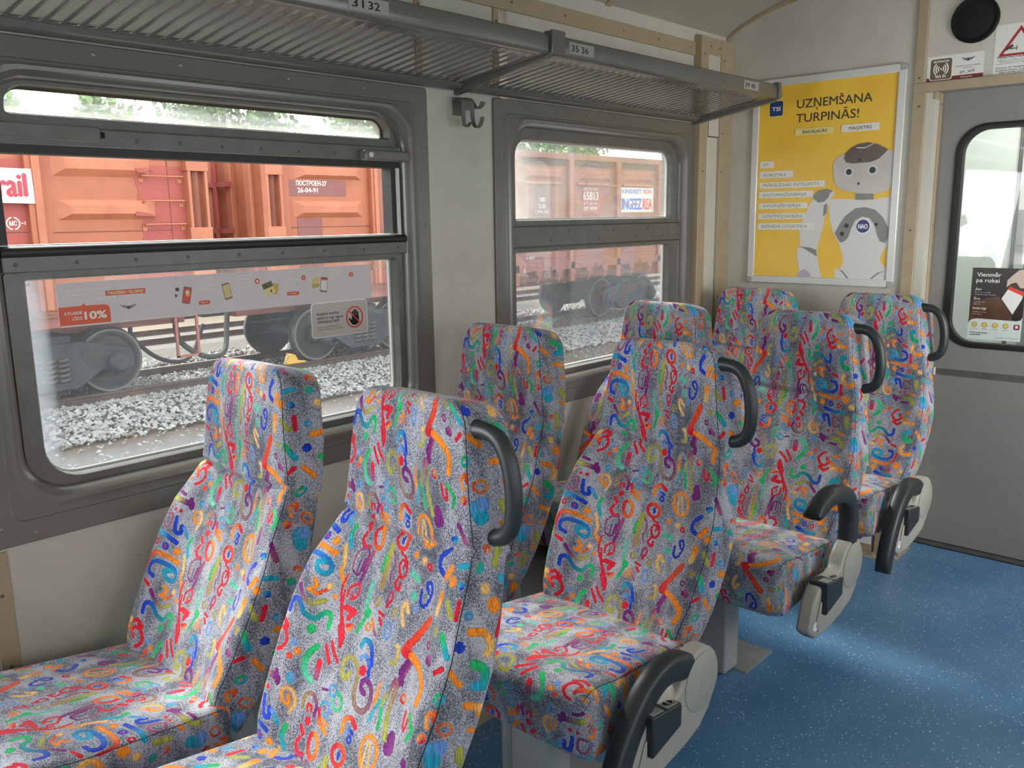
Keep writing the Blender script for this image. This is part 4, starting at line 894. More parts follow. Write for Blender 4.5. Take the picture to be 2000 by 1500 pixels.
ptext('logo_lettering', [('TSI', .107, .131, .062, .021, .02, 0)], M['white'], 3)
ptext('badge_lettering', [('NAO', .784, .742, .063, .024, .03, 0)], M['white'], 6)

# ------------------------------------------------------------------ speaker and stickers above the door
t = thing('wall_speaker', 'round black loudspeaker on the cream wall above the door', 'speaker', (XE, 1.102, 2.16))
mb = MB(); mb.lathe((XE, 1.102, 2.247), (-1, 0, 0), [(.089, 0), (.089, .010), (.084, .016), (.078, .014)], 40); mb.build('rim', M['black'], t, True)
mb = MB(); mb.lathe((XE, 1.102, 2.247), (-1, 0, 0), [(.079, .010), (.06, .018), (.03, .022), (0, .023)], 40); mb.build('grille', mat('black_speaker_cloth', (.004, .004, .004), .9, bump=.3, bscale=900), t, True, ang=60)
def flatx(mb, yz, x0=XE, lvl=1): mb.prism(yz, 'x', x0-.0006-.0004*lvl, x0-.0002-.0004*lvl); return mb
def ry(y1, y0, z0, z1): return [(y0, z0), (y1, z0), (y1, z1), (y0, z1)]
def xtext(items, x): 
    mb = Lot()
    for s, y, z, w, h, b in items: mb.mesh(fit_text(s, w, h, bold=b), MX(x, y, z))
    return mb
def wings_y(y, z, k, x, lvl):                     # winged emblem, facing -x
    mb = MB()
    for sg in (-1, 1):
        for i in range(3):
            flatx(mb, [(y-sg*(.004)*k, z-.001*k-i*.0035*k), (y-sg*(.026-i*.005)*k, z+.004*k-i*.0035*k), (y-sg*(.025-i*.005)*k, z+.0018*k-i*.0035*k), (y-sg*.004*k, z-.0035*k-i*.0035*k)], x, lvl)
    flatx(mb, [(y+.0045*k, z), (y+.0045*k, z-.006*k), (y, z-.012*k), (y-.0045*k, z-.006*k), (y-.0045*k, z), (y, z+.0015*k)], x, lvl); return mb
t = tag(flatx(MB(), ry(1.272, 1.058, 2.0245, 2.124)).build('wifi_sticker', M['paper']), 'white free wifi sticker with a brown symbol, left of the two above the door', 'sticker')
flatx(MB(), ry(1.272, 1.058, 2.0245, 2.041), lvl=2).build('dark_red_band', M['darkred'], t)
flatx(MB(), rr(1.174, 1.262, 2.029, 2.116, .010), lvl=2.5).build('symbol_border', M['white'], t)
s_ = flatx(MB(), rr(1.177, 1.259, 2.032, 2.113, .009), lvl=3.2).build('symbol_square', M['brownprint'], t)
mb = MB()
flatx(mb, [(1.218+.0035*math.cos(a), 2.073+.0035*math.sin(a)) for a in np.linspace(0, 2*PI, 13)[:-1]], lvl=4.2)
for sg in (-1, 1):
    for r in (.0105, .019, .0275):
        A_ = np.linspace(-.85, .85, 9); flatx(mb, [(1.218+sg*(r-.0022)*math.cos(a), 2.073+(r-.0022)*math.sin(a)) for a in A_]+[(1.218+sg*(r+.0022)*math.cos(a), 2.073+(r+.0022)*math.sin(a)) for a in A_[::-1]], lvl=4.2)
mb.build('radio_waves', M['white'], s_)
xtext([('BEZMAKSAS', 1.247, 2.0985, .058, .0085, .02), ('Wi Fi', 1.239, 2.0375, .040, .0125, .03)], XE-.0028).build('symbol_lettering', M['white'], s_)
wings_y(1.117, 2.104, 1.0, XE, 2).build('winged_emblem', M['ink'], t)
xtext([('Bezmaksas interneta pieslēgums', 1.162, 2.074, .092, .0045, .01), ('pasažieriem', 1.136, 2.066, .038, .0042, .01), ('pv_wifi', 1.143, 2.0485, .052, .0120, .008)], XE-.0012).build('lettering', M['ink'], t)
xtext([('www.pv.lv', 1.142, 2.0305, .044, .0065, .01)], XE-.0018).build('band_lettering', M['white'], t)
t = tag(flatx(MB(), ry(1.024, .845, 2.0245, 2.212)).build('camera_sticker', M['paper']), 'white camera surveillance sticker with a red triangle, beside the loudspeaker', 'sticker')
yc_, zc_ = .935, 2.126
def tri(k): return [(yc_+.074*k, zc_-.026*k*1.25), (yc_-.074*k, zc_-.026*k*1.25), (yc_, zc_+.066*k*1.15)]
flatx(MB(), tri(1), lvl=2).build('triangle', mat('warning_red', (.36, .012, .014), .4), t)
flatx(MB(), tri(.76), lvl=3).build('triangle_field', M['paper'], t)
mb = MB(); flatx(mb, [(.985, 2.121), (.981, 2.113), (.956, 2.127), (.960, 2.136)], lvl=4); flatx(mb, [(.968, 2.122), (.945, 2.121), (.945, 2.1185), (.968, 2.1165)], lvl=4); flatx(mb, [(.946, 2.128), (.943, 2.128), (.943, 2.112), (.946, 2.112)], lvl=4); mb.build('camera_symbol', M['ink'], t)
xtext([('VIDEONOVĒROŠANA', 1.012, 2.0855, .150, .0085, .03), ('Mērķis: drošības nodrošināšana', 1.008, 2.076, .142, .0040, 0), ('Īpašuma aizsardzība un', 1.000, 2.070, .130, .0040, 0), ('pasažieru drošība', 1.012, 2.064, .150, .0040, 0), ('Pārzinis: AS "Pasažieru vilciens"', 1.014, 2.0475, .150, .0060, .02), ('Juridiskā adrese: Turgeņeva iela', 1.014, 2.0385, .150, .0060, .02), ('Rīga, Latvija, LV-1050', 1.000, 2.0305, .105, .0060, .02)], XE-.0012).build('lettering', M['ink'], t)

# ------------------------------------------------------------------ advert on the door window
DX = XD+.009
t = tag(flatx(MB(), ry(1.059, .856, .960, 1.2625), DX).build('door_advert', M['photodark']), 'dark advert with a hand taking a ticket from a wallet, stuck on the door window', 'poster')
flatx(MB(), [(1.056, 1.118), (.952, 1.147), (.897, 1.070), (.893, 1.045), (1.058, 1.043)], DX, 2).build('wallet_picture', M['wallet'], t)
flatx(MB(), [(.925, 1.184), (.924, 1.213), (.905, 1.235), (.883, 1.256), (.857, 1.261), (.857, 1.185), (.872, 1.180), (.890, 1.205), (.908, 1.200)], DX, 2).build('hand_picture', M['skin'], t)
c = flatx(MB(), [(.906, 1.200), (.857, 1.176), (.864, 1.137), (.894, 1.072), (.940, 1.136)], DX, 3).build('ticket_picture', M['paper'], t)
flatx(MB(), [(.906, 1.200), (.857, 1.176), (.857, 1.166), (.912, 1.188)], DX, 4).build('ticket_top', M['ink'], c); flatx(MB(), [(.9125, 1.188), (.857, 1.166), (.860, 1.150), (.920, 1.176)], DX, 4).build('ticket_band', M['red'], c)
flatx(MB(), [(1.060, .960), (.856, .960), (.856, 1.062), (.862, 1.050), (.876, 1.0455), (1.030, 1.048), (1.050, 1.042), (1.060, 1.028)], DX, 4).build('pale_footer', M['mint'], t)
mb = MB()
for y in (1.035, .996, .955, .915): flatx(mb, [(y+.012*math.cos(a), 1.0225+.012*math.sin(a)) for a in np.linspace(0, 2*PI, 17)[:-1]], DX, 5)
g = mb.build('gold_coin', M['gold'], t)
mb = MB()
for y in (1.035, .996, .955, .915): flatx(mb, [(y+.006*math.cos(a), 1.0235+.006*math.sin(a)) for a in np.linspace(0, 2*PI, 9)[:-1]], DX, 6)
mb.build('coin_symbol', M['sand_print'], g)
r_ = flatx(MB(), rr(.863, .885, 1.009, 1.031, .005), DX, 5).build('train_icon', M['darkred'], t)
mb = MB(); flatx(mb, rr(.869, .879, 1.015, 1.027, .002), DX, 6); mb.build('train_shape', M['paper'], r_)
xtext([('Vienmēr', 1.040, 1.226, .092, .0175, .012), ('pa rokai', 1.041, 1.202, .088, .0175, .012)], DX-.0012).build('headline', M['paper'], t)
xtext([('Ātri', 1.042, 1.168, .023, .0090, .012), ('Ērti', 1.044, 1.128, .022, .0090, .012), ('Izdevīgi', 1.046, 1.088, .051, .0090, .012)], DX-.0018).build('subheading', M['tagwhite'], t)
xtext([('Ērti un viegli', 1.043, 1.157, .060, .005, .006), ('pieejams bez rindām', 1.043, 1.148, .082, .005, .006), ('Vienmēr klāt', 1.045, 1.116, .044, .005, .006), ('tālrunī', 1.046, 1.107, .027, .005, .006), ('Lētākas cenas', 1.047, 1.074, .054, .005, .006), ('katru dienu', 1.048, 1.065, .038, .005, .006)], DX-.0018).build('lettering', M['lilac'], t)
mb = xtext([('Vairāk jaunajā lietotnē', 1.050, .986, .068, .006, .02), ('Lejupielādē!', 1.051, .977, .044, .006, .02), ('pasažieru vilciens', .953, .970, .085, .004, 0)], DX-.0026)
for y in (1.035, .996, .955, .915): mb.mesh(fit_text('izdevīgs', .022, .003), MX(DX-.0026, y+.011, 1.004))
mb.build('footer_lettering', M['ink'], t)

# ------------------------------------------------------------------ banner and notice stuck on the lower pane
BY = YW+.051
def flaty(mb, xz, lvl=1, y=BY): mb.prism(xz, 'y', y-.0003-.0003*lvl, y-.0003*lvl); return mb
def ytext(items, lvl, y=BY):
    mb = Lot()
    for s, x, z, w, h, b in items: mb.mesh(fit_text(s, w, h, bold=b), MY(x, y-.0003*lvl-.0002, z))
    return mb
def film_mat():
    m, nt, b, out = nodes('frosted_banner_film'); L = nt.links
    b.inputs['Base Color'].default_value = (.50, .475, .485, 1); b.inputs['Roughness'].default_value = .4
    tl = N(nt, 'ShaderNodeBsdfTranslucent'); tl.inputs[0].default_value = (.34, .32, .33, 1); tr = N(nt, 'ShaderNodeBsdfTransparent')
    a = N(nt, 'ShaderNodeMixShader'); a.inputs[0].default_value = .62; L.new(b.outputs[0], a.inputs[1]); L.new(tl.outputs[0], a.inputs[2])
    c = N(nt, 'ShaderNodeMixShader'); c.inputs[0].default_value = .10; L.new(a.outputs[0], c.inputs[1]); L.new(tr.outputs[0], c.inputs[2]); L.new(c.outputs[0], out.inputs[0]); return m
M['film'] = film_mat()
banner = tag(flaty(MB(), rr(.823, 1.787, 1.2515, 1.357, .006), 0).build('ticket_banner', M['film']), 'long frosted ticket banner with red marks across the top of the lower pane', 'banner')
mb = MB()
for a in ((.8215, 1.7885, 1.2495, 1.2515), (.8215, 1.7885, 1.357, 1.3585), (.8215, .823, 1.25, 1.358), (1.787, 1.7885, 1.25, 1.358)): flaty(mb, R4(*a), 0)
mb.build('white_edge', M['paper'], banner)
tagp = flaty(MB(), [(.8225, 1.2535), (.9465, 1.2535), (.9465, 1.288), (.943, 1.296), (.935, 1.299), (.888, 1.2995), (.882, 1.3055), (.876, 1.2995), (.8225, 1.299)], 1).build('discount_tag', mat('discount_orange_red', (.66, .085, .03), .45), banner)
ytext([('ATLAIDE', .834, 1.2790, .043, .0078, .02), ('LĪDZ', .8535, 1.2655, .023, .0078, .02), ('10%', .883, 1.2655, .053, .0195, .035)], 2).build('discount_lettering', M['tagwhite'], tagp)
ytext([('IEGĀDĀJOTIES E-BIĻETI', .845, 1.335, .103, .0060, 0), ('MOBILAJĀ LIETOTNĒ', .845, 1.3245, .090, .0060, 0), ('VILCIENA VADĪTĀJA KABATĀ', .846, 1.314, .118, .0060, 0)]+[(w, x, 1.345-.0098*i, .048-.006*(i % 2), .0055, 0) for x, ws in ((1.188, ('LEJUPIE', 'LĀDĒ LIET', 'OTNI UN', 'ATVER')), (1.312, ('IZVĒLIES', 'MARŠRU', 'TU UN', 'BIĻETI')), (1.630, ('ESI GATAVS', 'BRAUCIENAM', 'UZRĀDI', 'BIĻETI'))) for i, w in enumerate(ws)]+[('PIEVIENO', 1.468, 1.3225, .042, .0055, 0), ('KARTI', 1.468, 1.3125, .032, .0055, 0)], 1).build('pale_lettering', M['lavender'], banner)
p = flaty(MB(), R4(.939, 1.042, 1.3195, 1.3325), 1).build('red_strip', M['red'], banner)
ytext([('"PASAŽIERU VILCIENS"', .943, 1.3225, .095, .0075, .03)], 2).build('strip_lettering', M['tagpale'], p)
mb = MB()
for sg in (-1, 1):
    for i in range(3): flaty(mb, [(.9945+sg*.004, 1.2905-i*.003), (.9945+sg*(.022-i*.004), 1.2935-i*.003), (.9945+sg*(.021-i*.004), 1.2917-i*.003), (.9945+sg*.004, 1.2888-i*.003)], 1)
flaty(mb, [(.990, 1.290), (.990, 1.2845), (.9945, 1.280), (.999, 1.2845), (.999, 1.290)], 1); mb.build('winged_emblem', M['ink'], banner)
def phone(cx, cz, w, h, tilt, body, screen, nm):
    def q(k, kz=None):
        c, s = math.cos(tilt), math.sin(tilt); kz = k if kz is None else kz
        return [(cx+c*a-s*b, cz+s*a+c*b) for a, b in rr(-w/2*k, w/2*k, -h/2*kz, h/2*kz, .003*k)]
    o = flaty(MB(), q(1.0), 1.2).build(nm, body, banner); flaty(MB(), q(.86, .80), 2.2).build(nm+'_screen', screen, o); return o
ph = phone(1.1555, 1.305, .024, .046, -.22, M['robotbrown'], M['red'], 'phone_picture')
mb = MB(); flaty(mb, rr(1.1525, 1.1625, 1.307, 1.318, .002), 3.4); flaty(mb, R4(1.1515, 1.1635, 1.303, 1.305), 3.4); mb.build('train_shape', M['tagpale'], ph)
phone(1.2755, 1.3075, .024, .046, .20, M['robotbrown'], M['sand_print'], 'phone_picture')
phone(1.604, 1.3045, .026, .046, -.16, M['robotbrown'], M['tagwhite'], 'phone_picture')
flaty(MB(), [(1.596, 1.326), (1.617, 1.3225), (1.615, 1.3165), (1.595, 1.3195)], 3).build('phone_header', M['red'], banner)
mb = MB(); flaty(mb, [(1.124, 1.327), (1.135, 1.327), (1.135, 1.318), (1.124, 1.318)], 1); flaty(mb, [(1.122, 1.312), (1.130, 1.306), (1.122, 1.300)], 1); mb.build('store_icon', M['ink'], banner)
for (x, z, s) in ((1.373, 1.3295, '1'), (1.531, 1.330, '2'), (1.709, 1.329, '3')):
    d = flaty(MB(), [(x+.0078*math.cos(a), z+.0082*math.sin(a)) for a in np.linspace(0, 2*PI, 21)[:-1]], 1).build('number_disc', M['red'], banner)
    ytext([(s, x-.0025, z-.0038, .005, .0078, .03)], 2).build('number_lettering', M['tagwhite'], d)
for x0, x1, z, s in ((1.187, 1.222, 1.2815, 'PIRKT'), (1.470, 1.513, 1.2855, 'APMAKSĀT')):
    d = flaty(MB(), rr(x0, x1, z-.0055, z+.0055, .0054), 1).build('red_button', M['red'], banner)
    ytext([(s, x0+.007, z-.0022, x1-x0-.014, .0045, .02)], 2).build('button_lettering', M['tagpale'], d)
def jag(pts, n, amp):
    out = []
    for i in range(len(pts)):
        a = np.array(pts[i]); b = np.array(pts[(i+1) % len(pts)])
        if i % 2 == 0:
            nn = np.array([-(b-a)[1], (b-a)[0]]); nn = nn/np.linalg.norm(nn)
            for k in range(n): out.append(tuple(a+(b-a)*k/n)); out.append(tuple(a+(b-a)*(k+.5)/n+nn*amp))
        else: out.append(tuple(a))
    return out
d = flaty(MB(), jag([(1.415, 1.323), (1.446, 1.318), (1.436, 1.286), (1.405, 1.289)], 5, -.003), 1).build('ticket_picture', M['gold'], banner)
e = flaty(MB(), jag([(1.385, 1.319), (1.419, 1.329), (1.432, 1.292), (1.400, 1.283)], 5, -.003), 2).build('ticket_picture', M['tagpale'], banner)
flaty(MB(), [(1.386, 1.318), (1.419, 1.328), (1.424, 1.312), (1.392, 1.303)], 3).build('ticket_header', M['brownprint'], e)
ytext([('A', 1.396, 1.3085, .007, .009, .03), ('€', 1.413, 1.294, .008, .009, .03)], 4).build('ticket_lettering', M['ink'], e)
flaty(MB(), [(1.560, 1.322), (1.587, 1.332), (1.590, 1.318), (1.563, 1.308)], 1).build('card_picture', M['sand_print'], banner)
flaty(MB(), [(1.559, 1.307), (1.588, 1.311), (1.587, 1.298), (1.560, 1.296)], 2).build('card_picture', M['gold'], banner)
nt_ = tag(flaty(MB(), rr(1.553, 1.7655, 1.1425, 1.2465, .010), 1).build('window_notice', M['notice']), 'beige notice with a crossed-out black hand on the lower pane', 'sticker')
mb = MB(); o_ = rr(1.551, 1.7675, 1.1405, 1.2485, .012); i_ = rr(1.553, 1.7655, 1.1425, 1.2465, .010)
mb.loops([[(a, BY-.0003, b) for a, b in o_], [(a, BY-.0008, b) for a, b in o_], [(a, BY-.0008, b) for a, b in i_], [(a, BY-.0003, b) for a, b in i_]]); mb.build('white_edge', M['white'], nt_)
ytext([('Pasažieris nedrīkst', 1.571, 1.2105, .083, .0088, .02), ('aizvērt šo logu vagona', 1.571, 1.198, .098, .0088, .02), ('vēdināšanas laikā!', 1.572, 1.186, .082, .0088, .02)], 2).build('lettering', M['ink'], nt_)
ytext([('Vagona logi atvērti atbilstoši', 1.572, 1.171, .084, .0055, 0), ('epidemioloģiskajām prasībām', 1.572, 1.1635, .098, .0055, 0)], 2).build('small_lettering', M['robotbrown'], nt_)
HX, HZ, HR = 1.715, 1.194, .034
A_ = np.linspace(0, 2*PI, 41)[:-1]
mb = MB(); mb.loops([[(HX+r*math.cos(a), y, HZ+r*1.02*math.sin(a)) for a in A_] for r, y in ((HR, BY-.0006), (HR, BY-.0016), (HR-.0045, BY-.0016), (HR-.0045, BY-.0006))])
rg = mb.build('red_ring', M['red'], nt_)
mb = MB()
flaty(mb, [(HX-.010, HZ-.024), (HX+.004, HZ-.026), (HX+.0145, HZ-.020), (HX+.0175, HZ-.004), (HX+.016, HZ+.004), (HX-.010, HZ+.004), (HX-.0115, HZ-.008), (HX-.021, HZ-.001), (HX-.024, HZ-.004), (HX-.018, HZ-.014)], 2)
for fx, tz_, w in ((-.0075, .020, .0028), (-.0005, .0255, .0029), (.0065, .0245, .0029), (.0130, .018, .0026)): flaty(mb, rr(HX+fx-w, HX+fx+w, HZ, HZ+tz_, w*.95), 2)
mb.build('black_hand', M['black'], nt_)
mb = MB(); flaty(mb, [(HX-.025, HZ+.021), (HX-.022, HZ+.024), (HX+.025, HZ-.021), (HX+.022, HZ-.024)], 3.6); mb.build('red_bar', M['red'], rg)
mb = MB(); mb.loops([[(1.812+r*math.cos(a), y, 1.349+r*math.sin(a)) for a in A_[::2]] for r, y in ((.0085, BY), (.0085, BY-.0003), (.0070, BY-.0003), (.0070, BY))])
mb.box(1.8055, 1.8185, BY-.0004, BY, 1.3475, 1.3505); mb.box(1.8075, 1.8165, BY-.0004, BY, 1.3435, 1.345)
tag(mb.build('glass_mark', M['paper']), 'small round white maker mark in the upper right corner of the lower pane', 'mark')
tag(ytext([('lvl', .749, 1.356, .014, .009, .02)], 0).build('glass_lettering', M['paper']), 'tiny white letters in the upper left corner of the lower pane', 'mark')

# ------------------------------------------------------------------ outside: yard, tracks, freight wagons, trees
M['sand'] = mat('sandy_yard_ground', (.098, .068, .038), .95, c2=(.07, .047, .026), scale=5, detail=8, bump=.6, bscale=30)
M['railm'] = mat('rusty_rail', (.095, .060, .044), .75, c2=(.065, .042, .032), scale=6)
M['tie'] = mat('dark_sleeper', (.10, .09, .08), .9, var=.3, scale=8)
M['orange'] = mat('orange_wagon_paint', (.31, .100, .045), .6, c2=(.26, .075, .034), scale=1.6, detail=7)
M['orange2'] = mat('pale_orange_wagon_paint', (.36, .130, .065), .6, c2=(.31, .100, .05), scale=2.3, detail=7)
M['wred'] = mat('red_wagon_paint', (.28, .055, .040), .6, c2=(.24, .045, .034), scale=2, detail=6)
M['wbrown'] = mat('brown_red_overpaint', (.175, .06, .052), .6, var=.15, scale=3)
M['wbrown2'] = mat('brown_orange_wagon_paint', (.27, .105, .062), .65, c2=(.20, .07, .045), scale=1.5, detail=7)
M['wdark'] = mat('dark_rust_paint', (.09, .035, .025), .7, var=.3, scale=4)
M['wpink'] = mat('faded_red_frame_paint', (.27, .085, .065), .65, c2=(.22, .06, .05), scale=3)
M['iron'] = mat('sooty_iron', (.020, .020, .022), .75, c2=(.038, .034, .032), scale=5)
M['iron2'] = mat('dusty_blue_iron', (.032, .037, .044), .75, c2=(.02, .022, .025), scale=4)
M['tread'] = mat('bright_wheel_tread', (.12, .115, .105), .5, metal=.3)
M['stencil'] = mat('white_stencil_paint', (.55, .53, .49), .6)
M['stencil_red'] = mat('red_stencil_paint', (.55, .03, .05), .6)
M['stencil_blue'] = mat('blue_stencil_paint', (.03, .07, .40), .6)
def stone_mat():
    m, nt, b, out = nodes('pale_crushed_stone'); b.inputs['Roughness'].default_value = .9
    tc = N(nt, 'ShaderNodeTexCoord'); v = N(nt, 'ShaderNodeTexVoronoi', Scale=9); nt.links.new(tc.outputs['Object'], v.inputs['Vector'])
    s = N(nt, 'ShaderNodeSeparateColor'); nt.links.new(v.outputs['Color'], s.inputs[0])
    r = ramp(nt, [(0, (.12, .108, .095)), (.25, (.22, .215, .205)), (1, (.33, .33, .325))]); nt.links.new(s.outputs[0], r.inputs[0]); nt.links.new(r.outputs[0], b.inputs['Base Color']); return m
M['stone'] = stone_mat()
mb = MB(); mb.box(-60, 120, YW+1.2, 130, -1.5, -1.27); g = struct(mb.build('ground', M['sand']))
# ballast beds with sleepers and rails
def bed(y0, y1, top):
    mb = MB(); mb.prism([(y0, -1.28), (y0+.55, top), (y1-.55, top), (y1, -1.28)], 'x', -25, 60); return mb
TRK = (13.98, 19.4)
mb = MB()
for yc in TRK: mb.prism([(yc-2.2, -1.28), (yc-1.6, -1.13), (yc+1.6, -1.13), (yc+2.2, -1.28)], 'x', -40, 80)
struct(mb.build('ground_ballast_bed', mat('grey_brown_ballast_dust', (.075, .068, .058), .95, var=.3, scale=9)))
def stones(n, xr, yr, z, s0, s1, seed):
    r = np.random.default_rng(seed)
    base = np.array([(1,0,0),(-1,0,0),(0,1,0),(0,-1,0),(0,0,1),(0,0,-1),(.6,.6,.5),(-.6,.5,-.5)], float)[:6]
    f = np.array([(0,2,4),(2,1,4),(1,3,4),(3,0,4),(2,0,5),(1,2,5),(3,1,5),(0,3,5)])
    x = r.uniform(*xr, n); y = r.uniform(*yr, n)
    for q in (13.22, 14.78): y = np.where(abs(y-q) < .17, q-.17-abs(y-q), y)
    s = r.uniform(s0, s1, n)
    V = base[None]*r.uniform(.55, 1.15, (n, 6, 3))*s[:, None, None]; a = r.uniform(0, 6.28, n)
    ca, sa = np.cos(a)[:, None], np.sin(a)[:, None]; X = V[..., 0]*ca-V[..., 1]*sa; Y = V[..., 0]*sa+V[..., 1]*ca
    Z = V[..., 2]*.8+X*r.uniform(-.5, .5, n)[:, None]
    zz = z(y)
    return np.stack([X+x[:, None], Y+y[:, None], Z+zz[:, None]+r.uniform(0, .03, n)[:, None]], -1).reshape(-1, 3), (f[None]+6*np.arange(n)[:, None, None]).reshape(-1, 3)
prof_z = lambda y: np.interp(y, [10.3, 11.0, 11.9, 12.6, 13.1, 15.0, 15.9, 16.6], [-1.28, -1.24, -1.20, -1.12, -1.13, -1.13, -1.15, -1.27])
Vs, Fs, o = [], [], 0
for n, xr, yr, s0, s1, sd in ((15000, (1.0, 24), (11.15, 13.2), .026, .060, 1), (900, (1.0, 22), (10.2, 11.3), .015, .04, 2), (3500, (2, 24), (13.3, 14.8), .028, .06, 3), (3500, (4, 34), (15.6, 17.4), .04, .09, 4)):
    v, f = stones(n, xr, yr, prof_z, s0, s1, sd); Vs.append(v); Fs.append(f+o); o += len(v)
me = bpy.data.meshes.new('ballast_stones'); me.from_pydata(np.concatenate(Vs).tolist(), [], np.concatenate(Fs).tolist()); me.materials.append(M['stone'])
ob = bpy.data.objects.new('ballast_gravel', me); col.objects.link(ob); tag(ob, 'pale crushed stone heaped along the rusty tracks outside', 'gravel'); ob['kind'] = 'stuff'
def rail(y, ztop, label):
    mb = MB(); P = [(-.075, -.18), (.075, -.18), (.075, -.165), (.012, -.14), (.012, -.045), (.036, -.035), (.036, 0), (-.036, 0), (-.036, -.035), (-.012, -.045), (-.012, -.14), (-.075, -.165)]
    mb.prism([(y+a, ztop+b) for a, b in P], 'x', -20, 60); return tag(mb.build('rail', M['railm']), label, 'rail', 'railway rails')
rail(13.22, -1.0, 'rusty rail nearest the window, under the near wheels of the red wagons'); rail(14.78, -1.0, 'far rail of the track under the red wagons, seen between their wheels')
rail(18.6, -1.0, 'rusty rail beyond the red wagons, nearer of the back track'); rail(20.2, -1.0, 'rusty rail beyond the red wagons, farther of the back track')
YF = 12.5
def bogie(parent, xc):
    b = MB(); y0, y1 = 12.92, 13.10
    P = [(-1.18, -.46), (-1.10, -.33), (-.45, -.16), (.45, -.16), (1.10, -.33), (1.18, -.46), (1.16, -.62), (.86, -.66), (.72, -.60), (.62, -.66), (.34, -.84), (-.34, -.84), (-.62, -.66), (-.72, -.60), (-.86, -.66), (-1.16, -.62)]
    b.prism([(xc+a, z) for a, z in P], 'y', y0, y1); b.prism([(xc+a, z) for a, z in P], 'y', 14.85, 15.03)
    b.box(xc-.3, xc+.3, 12.95, 15.0, -.35, -.05)
    for sx_ in (-1, 1):
        b.lathe((xc+sx_*.925, 12.93, -.5195), (0, -1, 0), [(.17, 0), (.17, .08), (.13, .11), (.12, .13), (.05, .135), (0, .135)], 20)
    bo = b.build('bogie_frame', M['iron2'], parent, bevel=.02)
    b = MB()
    for sx_ in (-.62, .62): 
        b.prism([(xc+sx_+a, -.42+c) for a, c in ((-.2, .12), (.14*(1 if sx_ < 0 else 1.3), .1), (.12, -.10), (-.06, -.16), (-.2, 0))], 'y', y0-.004, y0+.02)
    b.box(xc-.26, xc+.26, y0-.004, y0+.02, -.72, -.36); b.build('frame_opening', M['iron'], bo)
    b = MB()
    for k in (-.19, -.02, .15):
        P = [(xc+k+.075*math.cos(t), y0+.03+.075*math.sin(t), -.74+.36*t/(2*PI*5)) for t in np.linspace(0, 2*PI*5, 70)]; b.tube(P, .022, 6)
    b.build('bogie_spring', mat('dusty_spring_steel', (.07, .068, .066), .7, var=.2), bo, True, ang=60)
    for sx_ in (-1, 1):
        xw = xc+sx_*.925
        for yw, s_ in ((13.22, 1), (14.78, -1)):
            w = MB(); w.lathe((xw, yw-s_*.06, -.5195), (0, s_, 0), [(.0, 0), (.12, 0), (.13, .03), (.36, .035), (.40, .0), (.455, .0), (.475, .015), (.475, .10), (.51, .115), (.51, .135), (.41, .14), (.36, .09), (.14, .10), (.13, .14), (0, .14)], 36)
            o = w.build('wheel', M['iron'], parent, True, ang=30)
            w = MB(); w.loops([[(xw+r*math.cos(t), y, -.5195+r*math.sin(t)) for t in np.linspace(0, 2*PI, 41)[:-1]] for r, y in ((.440, yw-s_*.0605), (.474, yw-s_*.0605), (.479, yw-s_*.045), (.479, yw+s_*.03))]); w.build('tread', M['tread'], o, True)
        w = MB(); w.cyl((xw, 13.2, -.5195), (xw, 14.8, -.5195), .085, 14); w.build('axle', M['iron'], parent, True)
def rib(mb, x0, x1, z0, z1, y, d=.07):          # pressed horizontal rib, sloping ends
    e = .16; h = (z1-z0)*.30
    V = [(x0, y, z0), (x1, y, z0), (x1, y, z1), (x0, y, z1), (x0+e, y-d, z0+h), (x1-e, y-d, z0+h), (x1-e, y-d, z1-h), (x0+e, y-d, z1-h)]
    mb.add(V, [(0,1,5,4), (1,2,6,5), (2,3,7,6), (3,0,4,7), (4,5,6,7)])
def wagon(x0, x1, label):
    t = thing('freight_wagon', label, 'wagon', ((x0+x1)/2, 14, -1.0), 'red freight wagons in the yard')
    mb = MB(); mb.box(x0, x1, YF, YF+.08, .30, 2.74); mb.box(x0, x1, 15.5, 15.58, .30, 2.80); mb.box(x0, x0+.08, YF, 15.58, .30, 2.80); mb.box(x1-.08, x1, YF, 15.58, .30, 2.80); mb.box(x0, x1, YF+.05, 15.5, .25, .36)
    mb.build('wagon_body', M['orange'], t)
    mb = MB(); mb.box(x0, x1, YF-.06, YF+.1, 2.74, 2.87); mb.box(x0, x1, 15.48, 15.64, 2.74, 2.87); mb.box(x0-.04, x0+.1, YF, 15.6, 2.74, 2.87); mb.box(x1-.1, x1+.04, YF, 15.6, 2.74, 2.87); mb.build('top_rail', M['wbrown2'], t, bevel=.01)
    mb = MB(); mb.box(x0-.05, x1+.05, YF-.05, YF+.1, .36, .60); mb.box(x0, x1, 13.5, 14.5, -.10, .25); mb.box(x0, x1, 12.6, 12.75, .1, .36); mb.build('under_frame', M['wpink'], t)
    bogie(t, x0+2.3); bogie(t, x1-2.3)
    mb = MB()
    for xe, s_ in ((x0, -1), (x1, 1)): mb.box(xe, xe+s_*.42, 13.85, 14.15, -.10, .18)
    mb.build('coupler', M['iron'], t, bevel=.03)
    return t
L_ = wagon(-6.3, 6.86, 'orange-red freight wagon with a white placard and ladder rungs, seen through the banner window')
